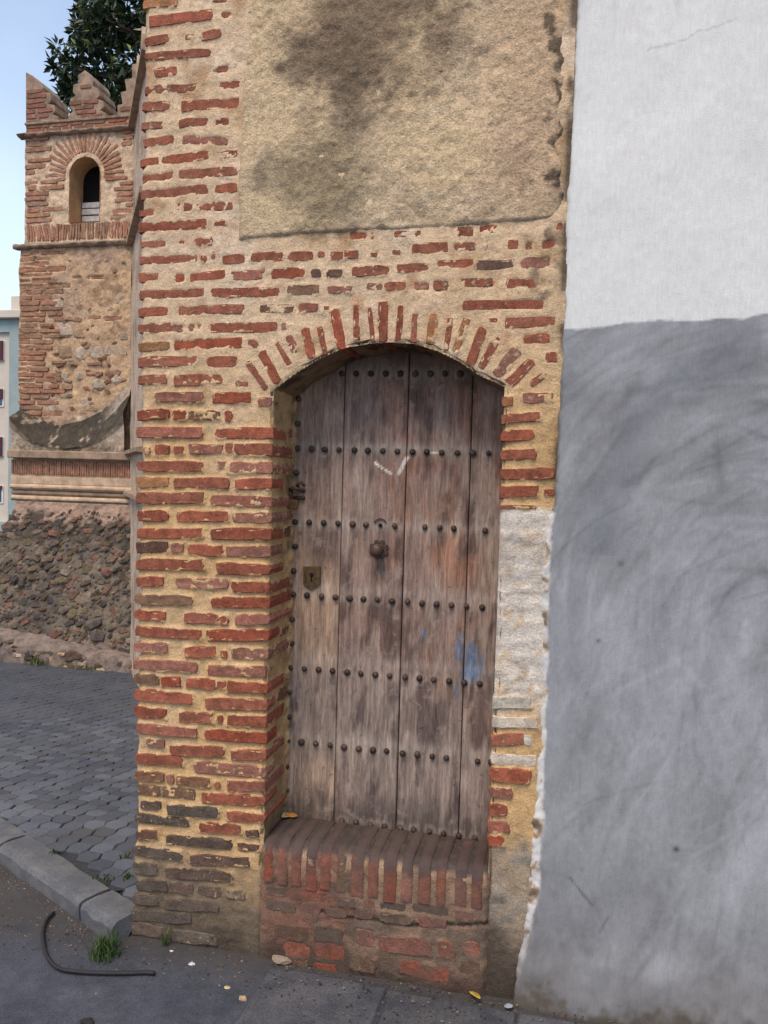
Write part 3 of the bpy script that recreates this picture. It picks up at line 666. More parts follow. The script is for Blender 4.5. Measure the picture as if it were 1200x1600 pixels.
for (mx, my, rad, am) in ((1056, 1325, .008, .9), (935, 1000, .006, .7), (970, 880, .010, .5), (1018, 1395, .05, .14), (930, 1260, .05, .12), (1010, 1340, .07, .14), (940, 860, .06, .10), (1000, 690, .15, .20), (1120, 730, .09, .16), (930, 640, .07, .14), (1010, 1000, .2, -.10), (960, 1400, .12, .14), (1150, 540, .08, .14), (1110, 545, .05, .1)):
    q = onY(mx, my); cg = mixc(cg, lin(58, 54, 52), am*np.exp(-(((Xr-q[0])/rad)**2+((V-q[2])/rad)**2)))
for (ax, ay, bx_, by_, wd, am) in ((890, 1368, 925, 1412, .003, .7), (937, 1452, 950, 1430, .003, .4), (975, 760, 1080, 690, .012, .25), (1120, 690, 1125, 760, .014, .3), (900, 720, 1000, 590, .02, .25)):
    a = onY(ax, ay)[[0, 2]]; b = onY(bx_, by_)[[0, 2]]; d = b-a; L2 = d@d
    t = np.clip(((Xr-a[0])*d[0]+(V-a[1])*d[1])/L2, 0, 1); ds = np.hypot(Xr-a[0]-t*d[0], V-a[1]-t*d[1])+n3*wd*.5
    cg = mixc(cg, lin(70, 68, 70), am*np.exp(-(ds/wd)**2))
c = mixc(cw, cg, grey)
c = mixc(c, lin(212, 207, 200)+np.zeros(3), rim*.85); c = mixc(c, lin(190, 156, 116), rim*sst(.15, .5, n3+n2*.5)*.8)
dirt_falloff = sst(.34, .02, V+n2*.09+n1*.05); c = mixc(c, lin(112, 106, 102), dirt_falloff*.75)  # real dirt plus painted light falloff, darker towards the ground
c = mixc(c, lin(88, 76, 62), sst(.09, .0, V+n3*.05+n2*.04)*.8); c = mixc(c, lin(70, 56, 46), rim*sst(.25, .75, n3+n2*.4)*.7)
c = mixc(c, lin(94, 84, 76), np.exp(-U/.006)*.55*(V > 1.47))
link('render_coat', np_mesh('render_coat', np.stack([Xr, Y0-Hr, V], -1).reshape(-1, 3), grid_quads(*U.shape), tint=c), rend, M['render'])
link('masonry_core', box_mesh('masonry_core', -.0245, 3.15, Y0+.006, Y0+.6, -.1, 4.15), rend, M['core'])

# ------------------------------------------------------------------ door
door = empty('wooden_door', ((XL+XR)/2, YD, .37)); tag(door, 'weathered brown plank door with rows of iron studs in the arched brick opening', 'door')
def wood():
    t = NT('weathered_wood', .82, .25)
    g1 = t.noise(1, 6, .72, stretch=(130, 20, 9), dist=.6); g2 = t.noise(1, 5, .65, stretch=(30, 10, 5), dist=.8); g3 = t.noise(1, 5, .75, stretch=(280, 30, 45))
    f = t.math('MULTIPLY', t.ramp(g1, .28, .72, .68, 1.28), t.ramp(g2, .3, .7, .68, 1.3)); f = t.math('MULTIPLY', f, t.ramp(g3, .3, .7, .82, 1.16))
    c = t.scalec(t.attr(), f)
    bl = t.noise(22, 6, .72); c = t.mix(t.ramp(bl, .54, .68, 0, .55), c, tuple(lin(168, 150, 138))); c = t.mix(t.ramp(t.noise(34, 5, .75), .40, .30, 0, .6), c, tuple(lin(62, 52, 52)))
    cr = t.ramp(g1, .33, .28); c = t.mix(t.math('MULTIPLY', cr, .55), c, tuple(lin(46, 38, 36)))
    t.color(c); t.bump(t.add(g1, t.math('MULTIPLY', g3, .5)), .003); return t.m
M['wood'] = wood(); M['iron'] = simple('rusty_iron', lin(78, 58, 50), .62, .45, 130, .0015, .25, .4)
def stud_mat():
    t = NT('stud_iron', .55, .45); n = t.noise(140, 5, .7); oi = t.oinfo()
    c = t.mix(t.ramp(n, .35, .65), tuple(lin(48, 39, 37)), tuple(lin(92, 68, 56))); c = t.scalec(c, t.ramp(oi['Random'], 0, 1, .65, 1.35)); t.color(c); t.bump(n, .0015); t.b.inputs['Metallic'].default_value = .2; return t.m
M['stud'] = stud_mat()
sx = [(-.945)]+[float(np.mean([onY(*p, YD)[0] for p in q])) for q in (((540.6, 575), (531.5, 900), (520, 1278)), ((640.7, 557), (629, 900), (617.5, 1296)), ((739, 588), (728, 900), (717.4, 1305)))]+[-.155]
studs = []
def S_(ox, oy, s, pts): 
    for x, y in pts: studs.append((ox+x/s, oy+y/s))
S_(440, 540, 3.4286, [(x, 150) for x in (322, 400, 478, 558, 636, 715, 797, 875, 957)]+[(83, 550), (160, 553), (230, 556), (308, 558), (390, 560), (462, 562), (542, 564), (620, 567), (702, 570), (778, 570), (857, 573), (942, 575), (1023, 575), (1108, 576), (90, 285), (85, 418), (78, 680), (72, 945), (72, 1075), (63, 1207),
   (147, 947), (225, 949), (302, 953), (380, 957), (451, 959), (606, 966), (767, 972), (846, 975), (922, 980), (1090, 990)])
S_(430, 900, 3.333, [(95, 97), (165, 101), (241, 107), (313, 111), (387, 117), (460, 121), (533, 124), (608, 131), (690, 135), (764, 143), (840, 147), (918, 152), (997, 158), (1078, 164), (87, 225), (85, 353), (77, 478), (73, 607), (71, 735), (60, 993), (60, 1115),
   (152, 484), (226, 488), (298, 494), (374, 502), (446, 508), (521, 514), (596, 520), (676, 528), (751, 534), (825, 541), (905, 548), (985, 556), (1065, 562), (64, 860), (136, 866), (211, 873), (286, 881), (358, 892), (435, 900), (509, 908), (580, 912), (663, 925), (739, 931), (817, 940), (891, 948), (1054, 966), (1125, 972),
   (347, 1278), (421, 1284), (496, 1297), (569, 1305), (651, 1315), (722, 1325), (803, 1332), (877, 1345), (956, 1355), (1040, 1366)])
STQ = [tuple(onY(x, y, YD-.004)[[0, 2]]) for x, y in studs]
planks = []
blue = [(1030, 440, 45, 90), (1010, 520, 38, 45), (958, 385, 22, 60), (965, 310, 18, 30), (945, 600, 10, 45), (770, 300, 14, 22)]
for k in range(4):
    a, b = sx[k]+.0012, sx[k+1]-.0012
    us = np.concatenate([[a, a+.0006, a+.002], np.arange(a+.006, b-.005, .0055), [b-.002, b-.0006, b]]); vs = np.arange(.33, 2.03, .006)
    U, V = np.meshgrid(us, vs); ed = np.minimum(U-a, b-U)
    Hd = .0035*sst(-.0005, .003, ed)-.0035+fbm(U*9, V, .5, 3, 90+k)*.0013+fbm(U, V, .4, 2, 95+k)*.003+(k % 2)*.0015
    Hd[:, 0] = -.03; Hd[:, -1] = -.03
    n1 = fbm(U, V, .34, 4, 101); n2 = fbm(U*3, V, .22, 4, 102+k); n3 = fbm(U*4, V, .07, 4, 110)
    c = np.zeros(U.shape+(3,))+lin(126, 106, 97)
    c = mixc(c, lin(136, 96, 74), sst(-.1, .6, n1+n2*.4+.25*(V-1.3))*.6)                # warm, less bleached wood
    c = mixc(c, lin(128, 118, 112), sst(1.15, .7, V+n1*.15)*.6)                            # silvered lower boards
    c = mixc(c, lin(74, 62, 61), sst(.05, .65, n2+n3*.4+fbm(U, V, .25, 3, 130)*.5)*.72)
    c = mixc(c, lin(158, 142, 130), sst(.35, .85, fbm(U*5, V, .3, 4, 120))*.5)
    if k == 0: c = mixc(c, lin(158, 136, 116), .62*sst(-.5, .5, n1)); 
    for rz in (1.632, 1.375, 1.155, .915, .645): c = mixc(c, lin(160, 150, 142), .32*np.exp(-((V-rz-.02+n3*.004)/.018)**2))
    c = mixc(c, lin(120, 106, 92), sst(1.83, 1.90, V+n2*.02)*.6)
    c = mixc(c, lin(62, 56, 54), sst(.52, .38, V+n2*.05+n3*.03)*.75)
    for bx_, by_, rx, rz in blue:
        q = onY(430+bx_/3.333, 900+by_/3.333, YD); t_ = ((U-q[0])/(rx*.00068))**2+((V-q[2])/(rz*.00068))**2
        c = mixc(c, lin(84, 116, 150), sst(1.5, .4, t_+n3*.7+n2*.5)*.55)
    for ax, ay, bx_, by_, wd in ((500, 628, 583, 684, .0035), (672, 600, 628, 684, .006), (783, 570, 860, 576, .003)):
        p_ = onY(440+ax/3.4286, 540+ay/3.4286, YD)[[0, 2]]; q_ = onY(440+bx_/3.4286, 540+by_/3.4286, YD)[[0, 2]]; d = q_-p_
        t_ = np.clip(((U-p_[0])*d[0]+(V-p_[1])*d[1])/(d@d), 0, 1); ds = np.hypot(U-p_[0]-t_*d[0], V-p_[1]-t_*d[1])
        c = mixc(c, lin(214, 204, 190), sst(1.3, .6, ds/wd+n3*.3)*.9)
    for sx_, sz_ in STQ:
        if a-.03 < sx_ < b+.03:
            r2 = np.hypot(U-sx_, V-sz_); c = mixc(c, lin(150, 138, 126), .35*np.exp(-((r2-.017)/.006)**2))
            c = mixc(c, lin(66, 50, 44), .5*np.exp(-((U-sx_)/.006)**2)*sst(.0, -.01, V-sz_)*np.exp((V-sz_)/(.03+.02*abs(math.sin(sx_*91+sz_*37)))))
    c = np.clip(c*np.array([1.42, 1.34, 1.25]), 0, .9)
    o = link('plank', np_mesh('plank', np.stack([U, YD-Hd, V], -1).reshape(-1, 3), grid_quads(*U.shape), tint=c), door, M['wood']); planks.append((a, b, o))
M['dark'] = simple('dark_backing', lin(30, 26, 24), .95)
link('backing_board', box_mesh('backing_board', -.945, -.155, YD+.012, YD+.05, .33, 2.03), door, M['dark'])
slib = [lathe_mesh('stud', [(.0100*q, -.002), (.0100*q, .0015), (.0090*q, .0050), (.0062*q, .0080), (.0026, .0096)], 10) for q in (.95, 1.0, 1.06)]
for me in slib: me.materials.append(M['stud'])
for x, y in studs:
    q = onY(x, y, YD-.004); par = min(planks, key=lambda p: abs((p[0]+p[1])/2-q[0]))[2]
    o = link('stud', random.choice(slib), par); place(o, Matrix.Translation((q[0], YD-.0035, q[2])) @ Matrix.Rotation(random.uniform(-.12, .12), 4, 'X') @ Matrix.Rotation(random.uniform(-.12, .12), 4, 'Z') @ Matrix.Rotation(random.uniform(0, 3), 4, 'Y') @ Matrix.Diagonal((random.uniform(.86, 1.12), random.uniform(.7, 1.15), random.uniform(.86, 1.12), 1)))
# lock plate with keyhole
lp = [onY(440+x/3.4286, 540+y/3.4286, YD-.004)[[0, 2]] for x, y in ((117, 1183), (207, 1183), (207, 1276), (160, 1308), (117, 1280))]
M['brass'] = simple('tarnished_brass', lin(104, 82, 54), .55, .5, 90, .001, .5, .4)
plate = link('lock_plate', prism_mesh('lock_plate', lp, YD-.0075, YD+.002, .0008), door, M['brass'])
kc = onY(440+162/3.4286, 540+1232/3.4286, YD-.006)
ko = link('keyhole', lathe_mesh('keyhole', [(.0075, 0), (.0075, .0022), (.005, .003)], 12), plate, M['dark']); place(ko, Matrix.Translation((kc[0], YD-.0072, kc[2]+.003)))
ko = link('keyhole_slot', prism_mesh('keyhole_slot', [(-.003, -.018), (.003, -.018), (.0022, 0), (-.0022, 0)], -.0012, .003), plate, M['dark']); place(ko, Matrix.Translation((kc[0], YD-.0076, kc[2])))
# knob on a scalloped rosette
kq = onY(440+522/3.4286, 540+1092/3.4286, YD-.006); n = 24
ros = [(math.cos(2*math.pi*i/n)*(.033 if i % 3 else .025), math.sin(2*math.pi*i/n)*(.033 if i % 3 else .025)) for i in range(n)]
ro = link('rosette', prism_mesh('rosette', ros, -.004, .003, .0006), door, M['iron']); place(ro, Matrix.Translation((kq[0], YD-.005, kq[2])))
kn_ = link('knob', lathe_mesh('knob', [(.018, 0), (.017, .004), (.009, .009), (.0085, .02), (.017, .026), (.0215, .034), (.0215, .042), (.016, .050), (.006, .053)], 18), door, M['stud']); place(kn_, Matrix.Translation((kq[0], YD-.008, kq[2])))
hq = onY(440+530/3.4286, 540+962/3.4286, YD)
ho = link('old_nail_hole', lathe_mesh('old_nail_hole', [(.007, -.001), (.007, .0012), (.004, .0015)], 9), planks[1][2], M['dark']); place(ho, Matrix.Translation((hq[0], YD-.0032, hq[2])))
arcpts = [(hq[0]+.020*math.cos(a), YD-.004, hq[2]+.002+.020*math.sin(a)) for a in np.linspace(.3, 2.9, 10)]
link('worn_ring', tube_mesh('worn_ring', arcpts, .0022, 6), planks[1][2], M['iron'])
# hasp on the door, padlock hanging from it
hp = onY(462, 770, YD-.02)
link('hasp', tube_mesh('hasp', [(hp[0]-.02, YD+.002, hp[2]+.0), (hp[0]-.016, YD-.03, hp[2]+.012), (hp[0]+.004, YD-.034, hp[2]+.016), (hp[0]+.018, YD-.018, hp[2]+.010), (hp[0]+.022, YD+.002, hp[2]+.006)], .0055, 7), door, M['stud'])
link('staple', box_mesh('staple', hp[0]-.012, hp[0]+.030, YD-.014, YD-.002, hp[2]-.022, hp[2]-.010, .003), door, M['stud'])
link('hasp_hook', tube_mesh('hasp_hook', [(hp[0]+.002, YD-.004, hp[2]+.014), (hp[0]+.006, YD-.022, hp[2]+.028), (hp[0]+.02, YD-.02, hp[2]+.036), (hp[0]+.028, YD-.012, hp[2]+.024)], .005, 7), door, M['stud'])
pl_ = empty('padlock', (hp[0]-.006, YD-.036, hp[2]-.055)); tag(pl_, 'small old brass padlock hanging from the hasp at the door\'s left edge', 'padlock')
pb_ = link('lock_body', box_mesh('lock_body', -.017, .017, -.008, .008, 0, .034, .003, 2), pl_, M['brass']); place(pb_, Matrix.Translation(pl_.location) @ Matrix.Rotation(.18, 4, 'Y'))
sh = link('shackle', tube_mesh('shackle', [(-.011, 0, .03), (-.011, 0, .046), (-.008, 0, .056), (0, 0, .060), (.008, 0, .056), (.011, 0, .046), (.011, 0, .03)], .003, 7), pl_, M['stud']); place(sh, Matrix.Translation(pl_.location) @ Matrix.Rotation(.18, 4, 'Y'))

# ------------------------------------------------------------------ brick step below the door
step = empty('door_step', ((XL+XR)/2, Y0, 0)); tag(step, 'worn brick doorstep of upright bricks with dirty tread under the plank door', 'step')
YF = Y0-.005; ZT = .385; RN = .042
def prof(off, back, z0):
    P = [(YF-off, z0), (YF-off, ZT-RN)] + [(YF-off+(RN+off)*(1-math.cos(a)), ZT-RN+(RN+off)*math.sin(a)) for a in np.linspace(.2, math.pi/2, 6)] + [(back, ZT+off-.004)]
    return np.array(P)
us = np.arange(-.925, -.165, .0055)
pf = []
base = prof(0, YD+.01, -.05); seglen = np.concatenate([[0], np.cumsum(np.linalg.norm(np.diff(base, axis=0), axis=1))])
sv = np.arange(0, seglen[-1], .0055); py = np.interp(sv, seglen, base[:, 0]); pz = np.interp(sv, seglen, base[:, 1])
tgy, tgz = np.gradient(py), np.gradient(pz); l_ = np.hypot(tgy, tgz); ny, nz = -tgz/l_, tgy/l_
U, V = np.meshgrid(us, sv); Ps = pz[:, None]+U*0
Hs = fbm(U, V, .2, 4, 131)*.003+fbm(U, V, .04, 4, 132)*.0028+fbm(U, V, .014, 3, 133)*.0015
ragA, ragB = fbm(U, V, .03, 4, 135), fbm(U, V, .025, 4, 136)
LOW = []
T(350, 1230, 2.1818, """132,352,215,360,32,b;222,362,350,376,40,r;385,385,450,395,36,b;465,395,520,400,34,r;530,405,620,412,32,d;640,410,770,425,34,b;785,430,850,440,34,p;
135,400,245,410,40,b;252,414,330,420,38,p;345,425,420,432,34,b;440,430,510,440,38,p;530,440,640,452,36,b;660,455,760,465,36,p;
170,490,290,500,55,b;300,495,410,505,60,d;445,505,515,520,70,p;520,530,712,545,58,p;725,552,790,556,62,r;812,555,930,560,60,p;
200,552,300,560,60,R;305,560,415,566,62,R;430,592,520,612,60,b;592,612,770,640,60,R;210,600,290,610,40,b;300,622,386,628,50,R;800,612,900,620,50,b""", LOW)
items = []; lowb = []
for x0, y0, x1, y1, h, k in LOW:
    a = onY(x0, y0, YF); b = onY(x1, y1, YF); hm = h*.00195; zc = (a[2]+b[2])/2; b[0] = min(b[0], -.20); a[0] = max(a[0], -.89); L = b[0]-a[0]; ang = -math.atan2(b[2]-a[2], L)*.5
    hb = random.uniform(-.002, .006); sv_c = zc+.05; items.append(((a[0]+b[0])/2, sv_c, L, hm, ang, hb, random.random() < .35, 0))
    brick_obj(step, ((a[0]+b[0])/2, YF-hb, zc), L, hm, ang, 'step_brick', kcol(k)*np.array([.8, .92, 1.0]), .55)
imprint(U, V, Hs, items, 3, (ragA, ragB))
Hs -= (sst(XL+.004, XL-.012, U)+sst(XR-.006, XR+.012, U))*.016
n2 = fbm(U, V, .12, 4, 137); n1 = fbm(U, V, .3, 4, 138)
c = np.zeros(U.shape+(3,))+lin(146, 118, 96); c = mixc(c, lin(128, 84, 70), sst(-.1, .6, n1)*.7); c = mixc(c, lin(100, 86, 76), sst(.0, .6, n2)*.7)
c = mixc(c, lin(196, 160, 128), sst(.25, .36, Ps)*sst(.0, .5, fbm(U, V, .06, 3, 139))*.6)
c = mixc(c, lin(76, 68, 66), sst(ZT-.03, ZT-.012, Ps+n2*.012)*.9); c = mixc(c, lin(66, 56, 50), sst(.12, .0, Ps+n2*.06)*.8)
crk = np.abs(Ps-(.205-.03*np.sin((U+.9)*5)+n2*.012)); c = mixc(c, lin(44, 36, 32), (crk < .006)*(U > -.72)*.8); Hs -= np.where((crk < .009) & (U > -.72), .004, 0)
link('step_mortar', np_mesh('step_mortar', np.stack([U, py[:, None]+ny[:, None]*Hs, pz[:, None]+nz[:, None]*Hs], -1).reshape(-1, 3), grid_quads(*U.shape), tint=c), step, M['mortar'])
RK = []
T(350, 1230, 2.1818, """158,195,150,320,35,R;205,195,195,330,38,r;250,205,243,335,38,r;300,220,297,345,40,R;348,225,343,350,36,r;402,235,398,360,34,b;460,228,450,370,44,r;510,240,507,370,36,r;567,260,563,385,44,R;625,260,622,390,36,p;685,268,680,395,40,R;742,275,738,395,34,r;808,285,806,400,38,p;865,295,858,405,36,r""", RK)
for x0, y0, x1, y1, h, k in RK:
    a = onY(x0, y0, YF); b = onY(x1, y1, YF); w = h*.00196/1.0; P = prof(.0025+random.uniform(0, .003), YD-.01, b[2]+random.uniform(-.006, .006)); n = len(P)
    rows = []
    for xx in (-w/2, -w/2+.0025, w/2-.0025, w/2):
        edge = abs(xx) > w/2-.001
        rows.append([(xx+random.uniform(-.0012, .0012), y+(.003 if edge and i < 3 else 0)+random.uniform(-.001, .001), z-(.0035 if edge and i > 1 else 0)+random.uniform(-.001, .001)) for i, (y, z) in enumerate(P)])
    Vv = [v for r in rows for v in r]+[(-w/2, YD-.01, b[2]), (w/2, YD-.01, b[2])]
    Fs = [[i*n+j, (i+1)*n+j, (i+1)*n+j+1, i*n+j+1] for i in range(3) for j in range(n-1)]
    me = poly_mesh('brick', Vv[:4*n], Fs, True); xm = (a[0]+b[0])/2
    o = link('brick', me, step, M['step_brick']); o.color = (*[float(q) for q in kcol(k)], .45); place(o, Matrix.Translation((xm, 0, 0)))
#TOWER
# ------------------------------------------------------------------ the old tower beyond the pavement
YTF = float(onG(100, 1038, KH)[1]); YT = YTF+.45
def TP(x, y, Y=None): return onY(x, y, YT if Y is None else Y)
tower = empty('brick_tower', (TP(120, 900)[0], YT+.6, float(gz(YT)))); tag(tower, 'old brick and rubble tower with stepped merlons and arched window, on a battered stone base', 'tower')
XA = float(np.mean([TP(37, 215)[0], TP(30, 450)[0], TP(26, 690)[0]])); XB = float(np.mean([TP(206, 200)[0], TP(206, 560)[0]]))
ZC1 = float(TP(120, 207)[2]); ZC2 = float(TP(120, 383)[2]); ZS = float(TP(120, 708)[2]); ZM = float(TP(120, 772)[2]); ZK = float(TP(120, 188)[2])
PXM = YT/1250/math.cos(YAW)*1.0*1.03
XA1 = XA+.045            # upper stage stands back a little on the left
# --- faces as mortar sheets with recessed joints
wx0, wx1 = TP(108, 300)[0], TP(156, 300)[0]; wz0, wzt = TP(132, 347)[2], TP(132, 245)[2]; wr = (wx1-wx0)/2; wcx = (wx0+wx1)/2; wzs = wzt-wr
TB = []       # bricks: cx, cz, L, h, ang, Y, kind
def tb(cx, cz, L, h, ang=0., Y=None, k=None): TB.append((cx, cz, L, h, ang, YT if Y is None else Y, k or random.choice('rrrpppbo')))
pitch = 10.4*PXM
z = ZC2+33*PXM+.01
zsol0, zsol1 = TP(120, 376)[2], TP(120, 347)[2]
z = zsol1+.03
while z < ZC1-.03:                                  # upper stage courses
    x = XA1+random.uniform(0, .04)
    while x < XB-.04:
        L = random.uniform(.10, .30); L = min(L, XB-x); m = x+L/2; rw = wr+.30
        inwin = (wx0-.03 < x+L and x < wx1+.03 and z < wzs) or (z >= wzs-.03 and math.hypot(m-wcx, z-wzs) < rw+.05)
        if L > .05 and not inwin and random.random() < .95: tb(m, z+random.uniform(-.004, .004), L, random.uniform(.025, .036), random.uniform(-.02, .02))
        x += L+random.uniform(.012, .05)
    z += pitch*.86
for i in range(23):                                  # fan of bricks round the window head
    a = math.radians(-8+196*i/22); r0 = wr+.045; r1 = wr+random.uniform(.22, .29); rm = (r0+r1)/2
    tb(wcx+rm*math.cos(a), wzs+rm*math.sin(a), r1-r0, .024, -a, None, random.choice('rpp'))
for i in range(38):                                  # upright bricks under the window
    x = XA1+.05+(XB-XA1-.08)*i/37; tb(x+random.uniform(-.004, .004), (zsol0+zsol1)/2, (zsol1-zsol0)*random.uniform(.8, .95), .020, math.pi/2+random.uniform(-.12, .12)-.12*(abs(x-wcx) > .3)*(1 if x < wcx else -.0), None, random.choice('rpp') if abs(x-wcx-.05) > .22 else random.choice('bd'))
z = TP(120, 690)[2]
zq = []
while z < ZC2-.06:                                   # brick quoin on the lower stage
    x = XA+random.uniform(-.01, .02); xe_ = XA+random.uniform(.22, .42)
    while x < xe_:
        L = random.uniform(.12, .3); tb(x+L/2, z, L, random.uniform(.025, .036), random.uniform(-.015, .015), None, random.choice('rrbpb')); x += L+random.uniform(.01, .03)
    z += pitch*.88
for yy in (433, 498, 567, 583):
    for x in np.arange(XA+.45, XB-.05, .2):
        if random.random() < .7: tb(x, TP(120, yy)[2]+random.uniform(-.012, .012), random.uniform(.1, .2), .026, random.uniform(-.03, .03), None, random.choice('pbr'))
zb0, zb1 = TP(120, 743)[2], TP(120, 720)[2]; YB = YT-.10
for i in range(58):
    x = XA+.01+(XB-XA+.23)*i/57; tb(x, (zb0+zb1)/2, (zb1-zb0)*.95, .020, math.pi/2+random.uniform(-.03, .03), YB, random.choice('rppb'))
# --- tower faces
def tsheet(name, x0, x1, z0, z1, Y, seed, tintfn, items, hole=None, st=.011):
    us = np.arange(x0, x1+st, st); vs = np.arange(z0, z1+st, st); U, V = np.meshgrid(us, vs)
    Hh = fbm(U, V, .5, 3, seed)*.014+fbm(U, V, .09, 4, seed+1)*.010
    rg, rg2 = fbm(U, V, .06, 3, seed+2), fbm(U, V, .05, 3, seed+3)
    for (cu, cv, L, h, ang, Y_, k) in items:
        m = np.where(np.abs(us-cu) < abs(math.cos(ang))*L/2+h)[0]; n = np.where(np.abs(vs-cv) < abs(math.sin(ang))*L/2+h)[0]
        if len(m) < 2 or len(n) < 2: continue
        sl = (slice(n[0], n[-1]+1), slice(m[0], m[-1]+1)); a = U[sl]-cu; b = V[sl]-cv
        p = a*math.cos(ang)-b*math.sin(ang); q = a*math.sin(ang)+b*math.cos(ang); d = np.maximum(np.abs(p)-L/2, np.abs(q)-h/2)
        Hh[sl] = np.where(d < .002, np.minimum(Hh[sl], -.004+rg2[sl]*.010), Hh[sl])
    keep = None
    if hole is not None: cxm = (U[:-1, :-1]+U[1:, 1:])/2; czm = (V[:-1, :-1]+V[1:, 1:])/2; keep = ~hole(cxm, czm)
    c = tintfn(U, V)
    return link(name, np_mesh(name, np.stack([U, Y-Hh, V], -1).reshape(-1, 3), grid_quads(*U.shape, keep=keep), tint=c), tower, M['tower_mortar'])
def t_up(U, V):
    c = np.zeros(U.shape+(3,))+lin(218, 188, 156); n1 = fbm(U, V, .4, 4, 201); n2 = fbm(U, V, .1, 4, 202)
    c = mixc(c, lin(160, 128, 104), sst(-.1, .7, n1)*.6); c = mixc(c, lin(110, 92, 80), sst(.3, .8, n2+n1*.4)*.5)
    c = mixc(c, lin(92, 82, 74), sst(ZC1-.10, ZC1, V+n2*.06)*.5); return c
def t_lo(U, V):
    c = np.zeros(U.shape+(3,))+lin(202, 167, 132); n1 = fbm(U, V, .4, 4, 211); n2 = fbm(U, V, .1, 4, 212)
    c = mixc(c, lin(186, 156, 132), sst(0, .6, n1)*.7); c = mixc(c, lin(128, 100, 80), sst(.1, .7, n2)*.6); return c
win_hole = lambda x, z: ((x > wx0) & (x < wx1) & (z > wz0) & (z < wzs)) | ((np.hypot(x-wcx, z-wzs) < wr) & (z >= wzs))
tsheet('upper_face', XA1, XB, ZC2, ZC1+.02, YT, 220, t_up, [t for t in TB if t[1] > ZC2], win_hole)
tsheet('lower_face', XA, XB, ZS-.1, ZC2+.02, YT, 230, t_lo, [t for t in TB if t[1] < ZC2 and t[5] == YT])
for cx, cz, L, h, ang, Y_, k in TB:
    cl = kcol(k)*.62+lin(196, 152, 122)*.42
    brick_obj(tower, (cx, Y_-random.uniform(.002, .010), cz), L, h*1.15, ang, 'tower_brick', cl, .62)
M['tower_core'] = simple('tower_core', lin(176, 146, 118), .95, .3, 8, .01)
M['moss_cap'] = simple('weathered_coping', lin(146, 124, 104), .95, .45, 14, .012)
M['reveal'] = simple('window_plaster', lin(186, 152, 116), .95, .2, 9, .004)
DT = 1.5
def tbox(name, x0, x1, y0, y1, z0, z1, m, bev=0., par=None): return link(name, box_mesh(name, x0, x1, y0, y1, z0, z1, bev), par or tower, m)
tbox('core', XA+.03, XB+.4, YT+.62, YT+DT, -1, ZC1, M['tower_core'])
tbox('core', XA1+.012, wx0-.03, YT+.02, YT+.62, ZC2, ZC1-.001, M['tower_core']); tbox('core', wx1+.03, XB+.3, YT+.02, YT+.62, ZC2, ZC1-.001, M['tower_core'])
tbox('core', XA+.02, XB+.3, YT+.02, YT+.6199, -1, ZC2-.001, M['tower_core'])
# --- window: plastered reveal, dark room, boards
n = 18; outl = [(wx0, wz0)]+[(wcx-wr*math.cos(a), wzs+wr*math.sin(a)) for a in np.linspace(0, math.pi, n)]+[(wx1, wz0)]
m_ = len(outl); V = [(x, YT-.004, z) for x, z in outl]+[(x, YT+.235, z) for x, z in outl]
rev = link('window_reveal', poly_mesh('window_reveal', V, [[i, (i+1) % m_, m_+(i+1) % m_, m_+i] for i in range(m_)]), tower, M['reveal'])
M['room'] = simple('dark_room', lin(22, 20, 19), 1, .2)
tbox('window_back', wx0-.05, wx1+.05, YT+.236, YT+.25, wz0-.05, wzt+.05, M['room'], 0, rev)
M['boards'] = simple('pale_boards', lin(184, 180, 176), .85, .25, 30, .003)
bh = (TP(140, 302)[2]-wz0)/4
for i in range(4): tbox('shutter_board', wx0+.01, wx1-.005, YT+.195+.006*(i % 2), YT+.22, wz0+.004+i*bh*.98, wz0+(i+1)*bh*.98-.008, M['boards'], .003, rev)
# --- string courses
def strip(name, zc, h, out, x0, x1, m, seed, drop=.0):
    us = np.arange(x0, x1, .02); nn_ = len(us); ring = []
    for j, (oy, oz) in enumerate(((.03, -h), (-out*.7, -h*.8), (-out, -.0), (-out, h*.5), (-out*.6, h), (.03, h*1.15))):
        w = fbm(us, us*0+j*.3, .06, 3, seed)*.012; ring.append(np.stack([us, YT+oy+w*.8, zc+oz+w*.6], -1))
    R_ = np.array(ring); c = None
    return link(name, np_mesh(name, R_.reshape(-1, 3), grid_quads(len(ring), nn_, flip=False)), tower, m)
strip('string_course', ZC1, .022, .05, XA1-.06, XB, M['moss_cap'], 240); strip('string_course', ZC2, .026, .05, XA-.05, XB+.0, M['moss_cap'], 241)
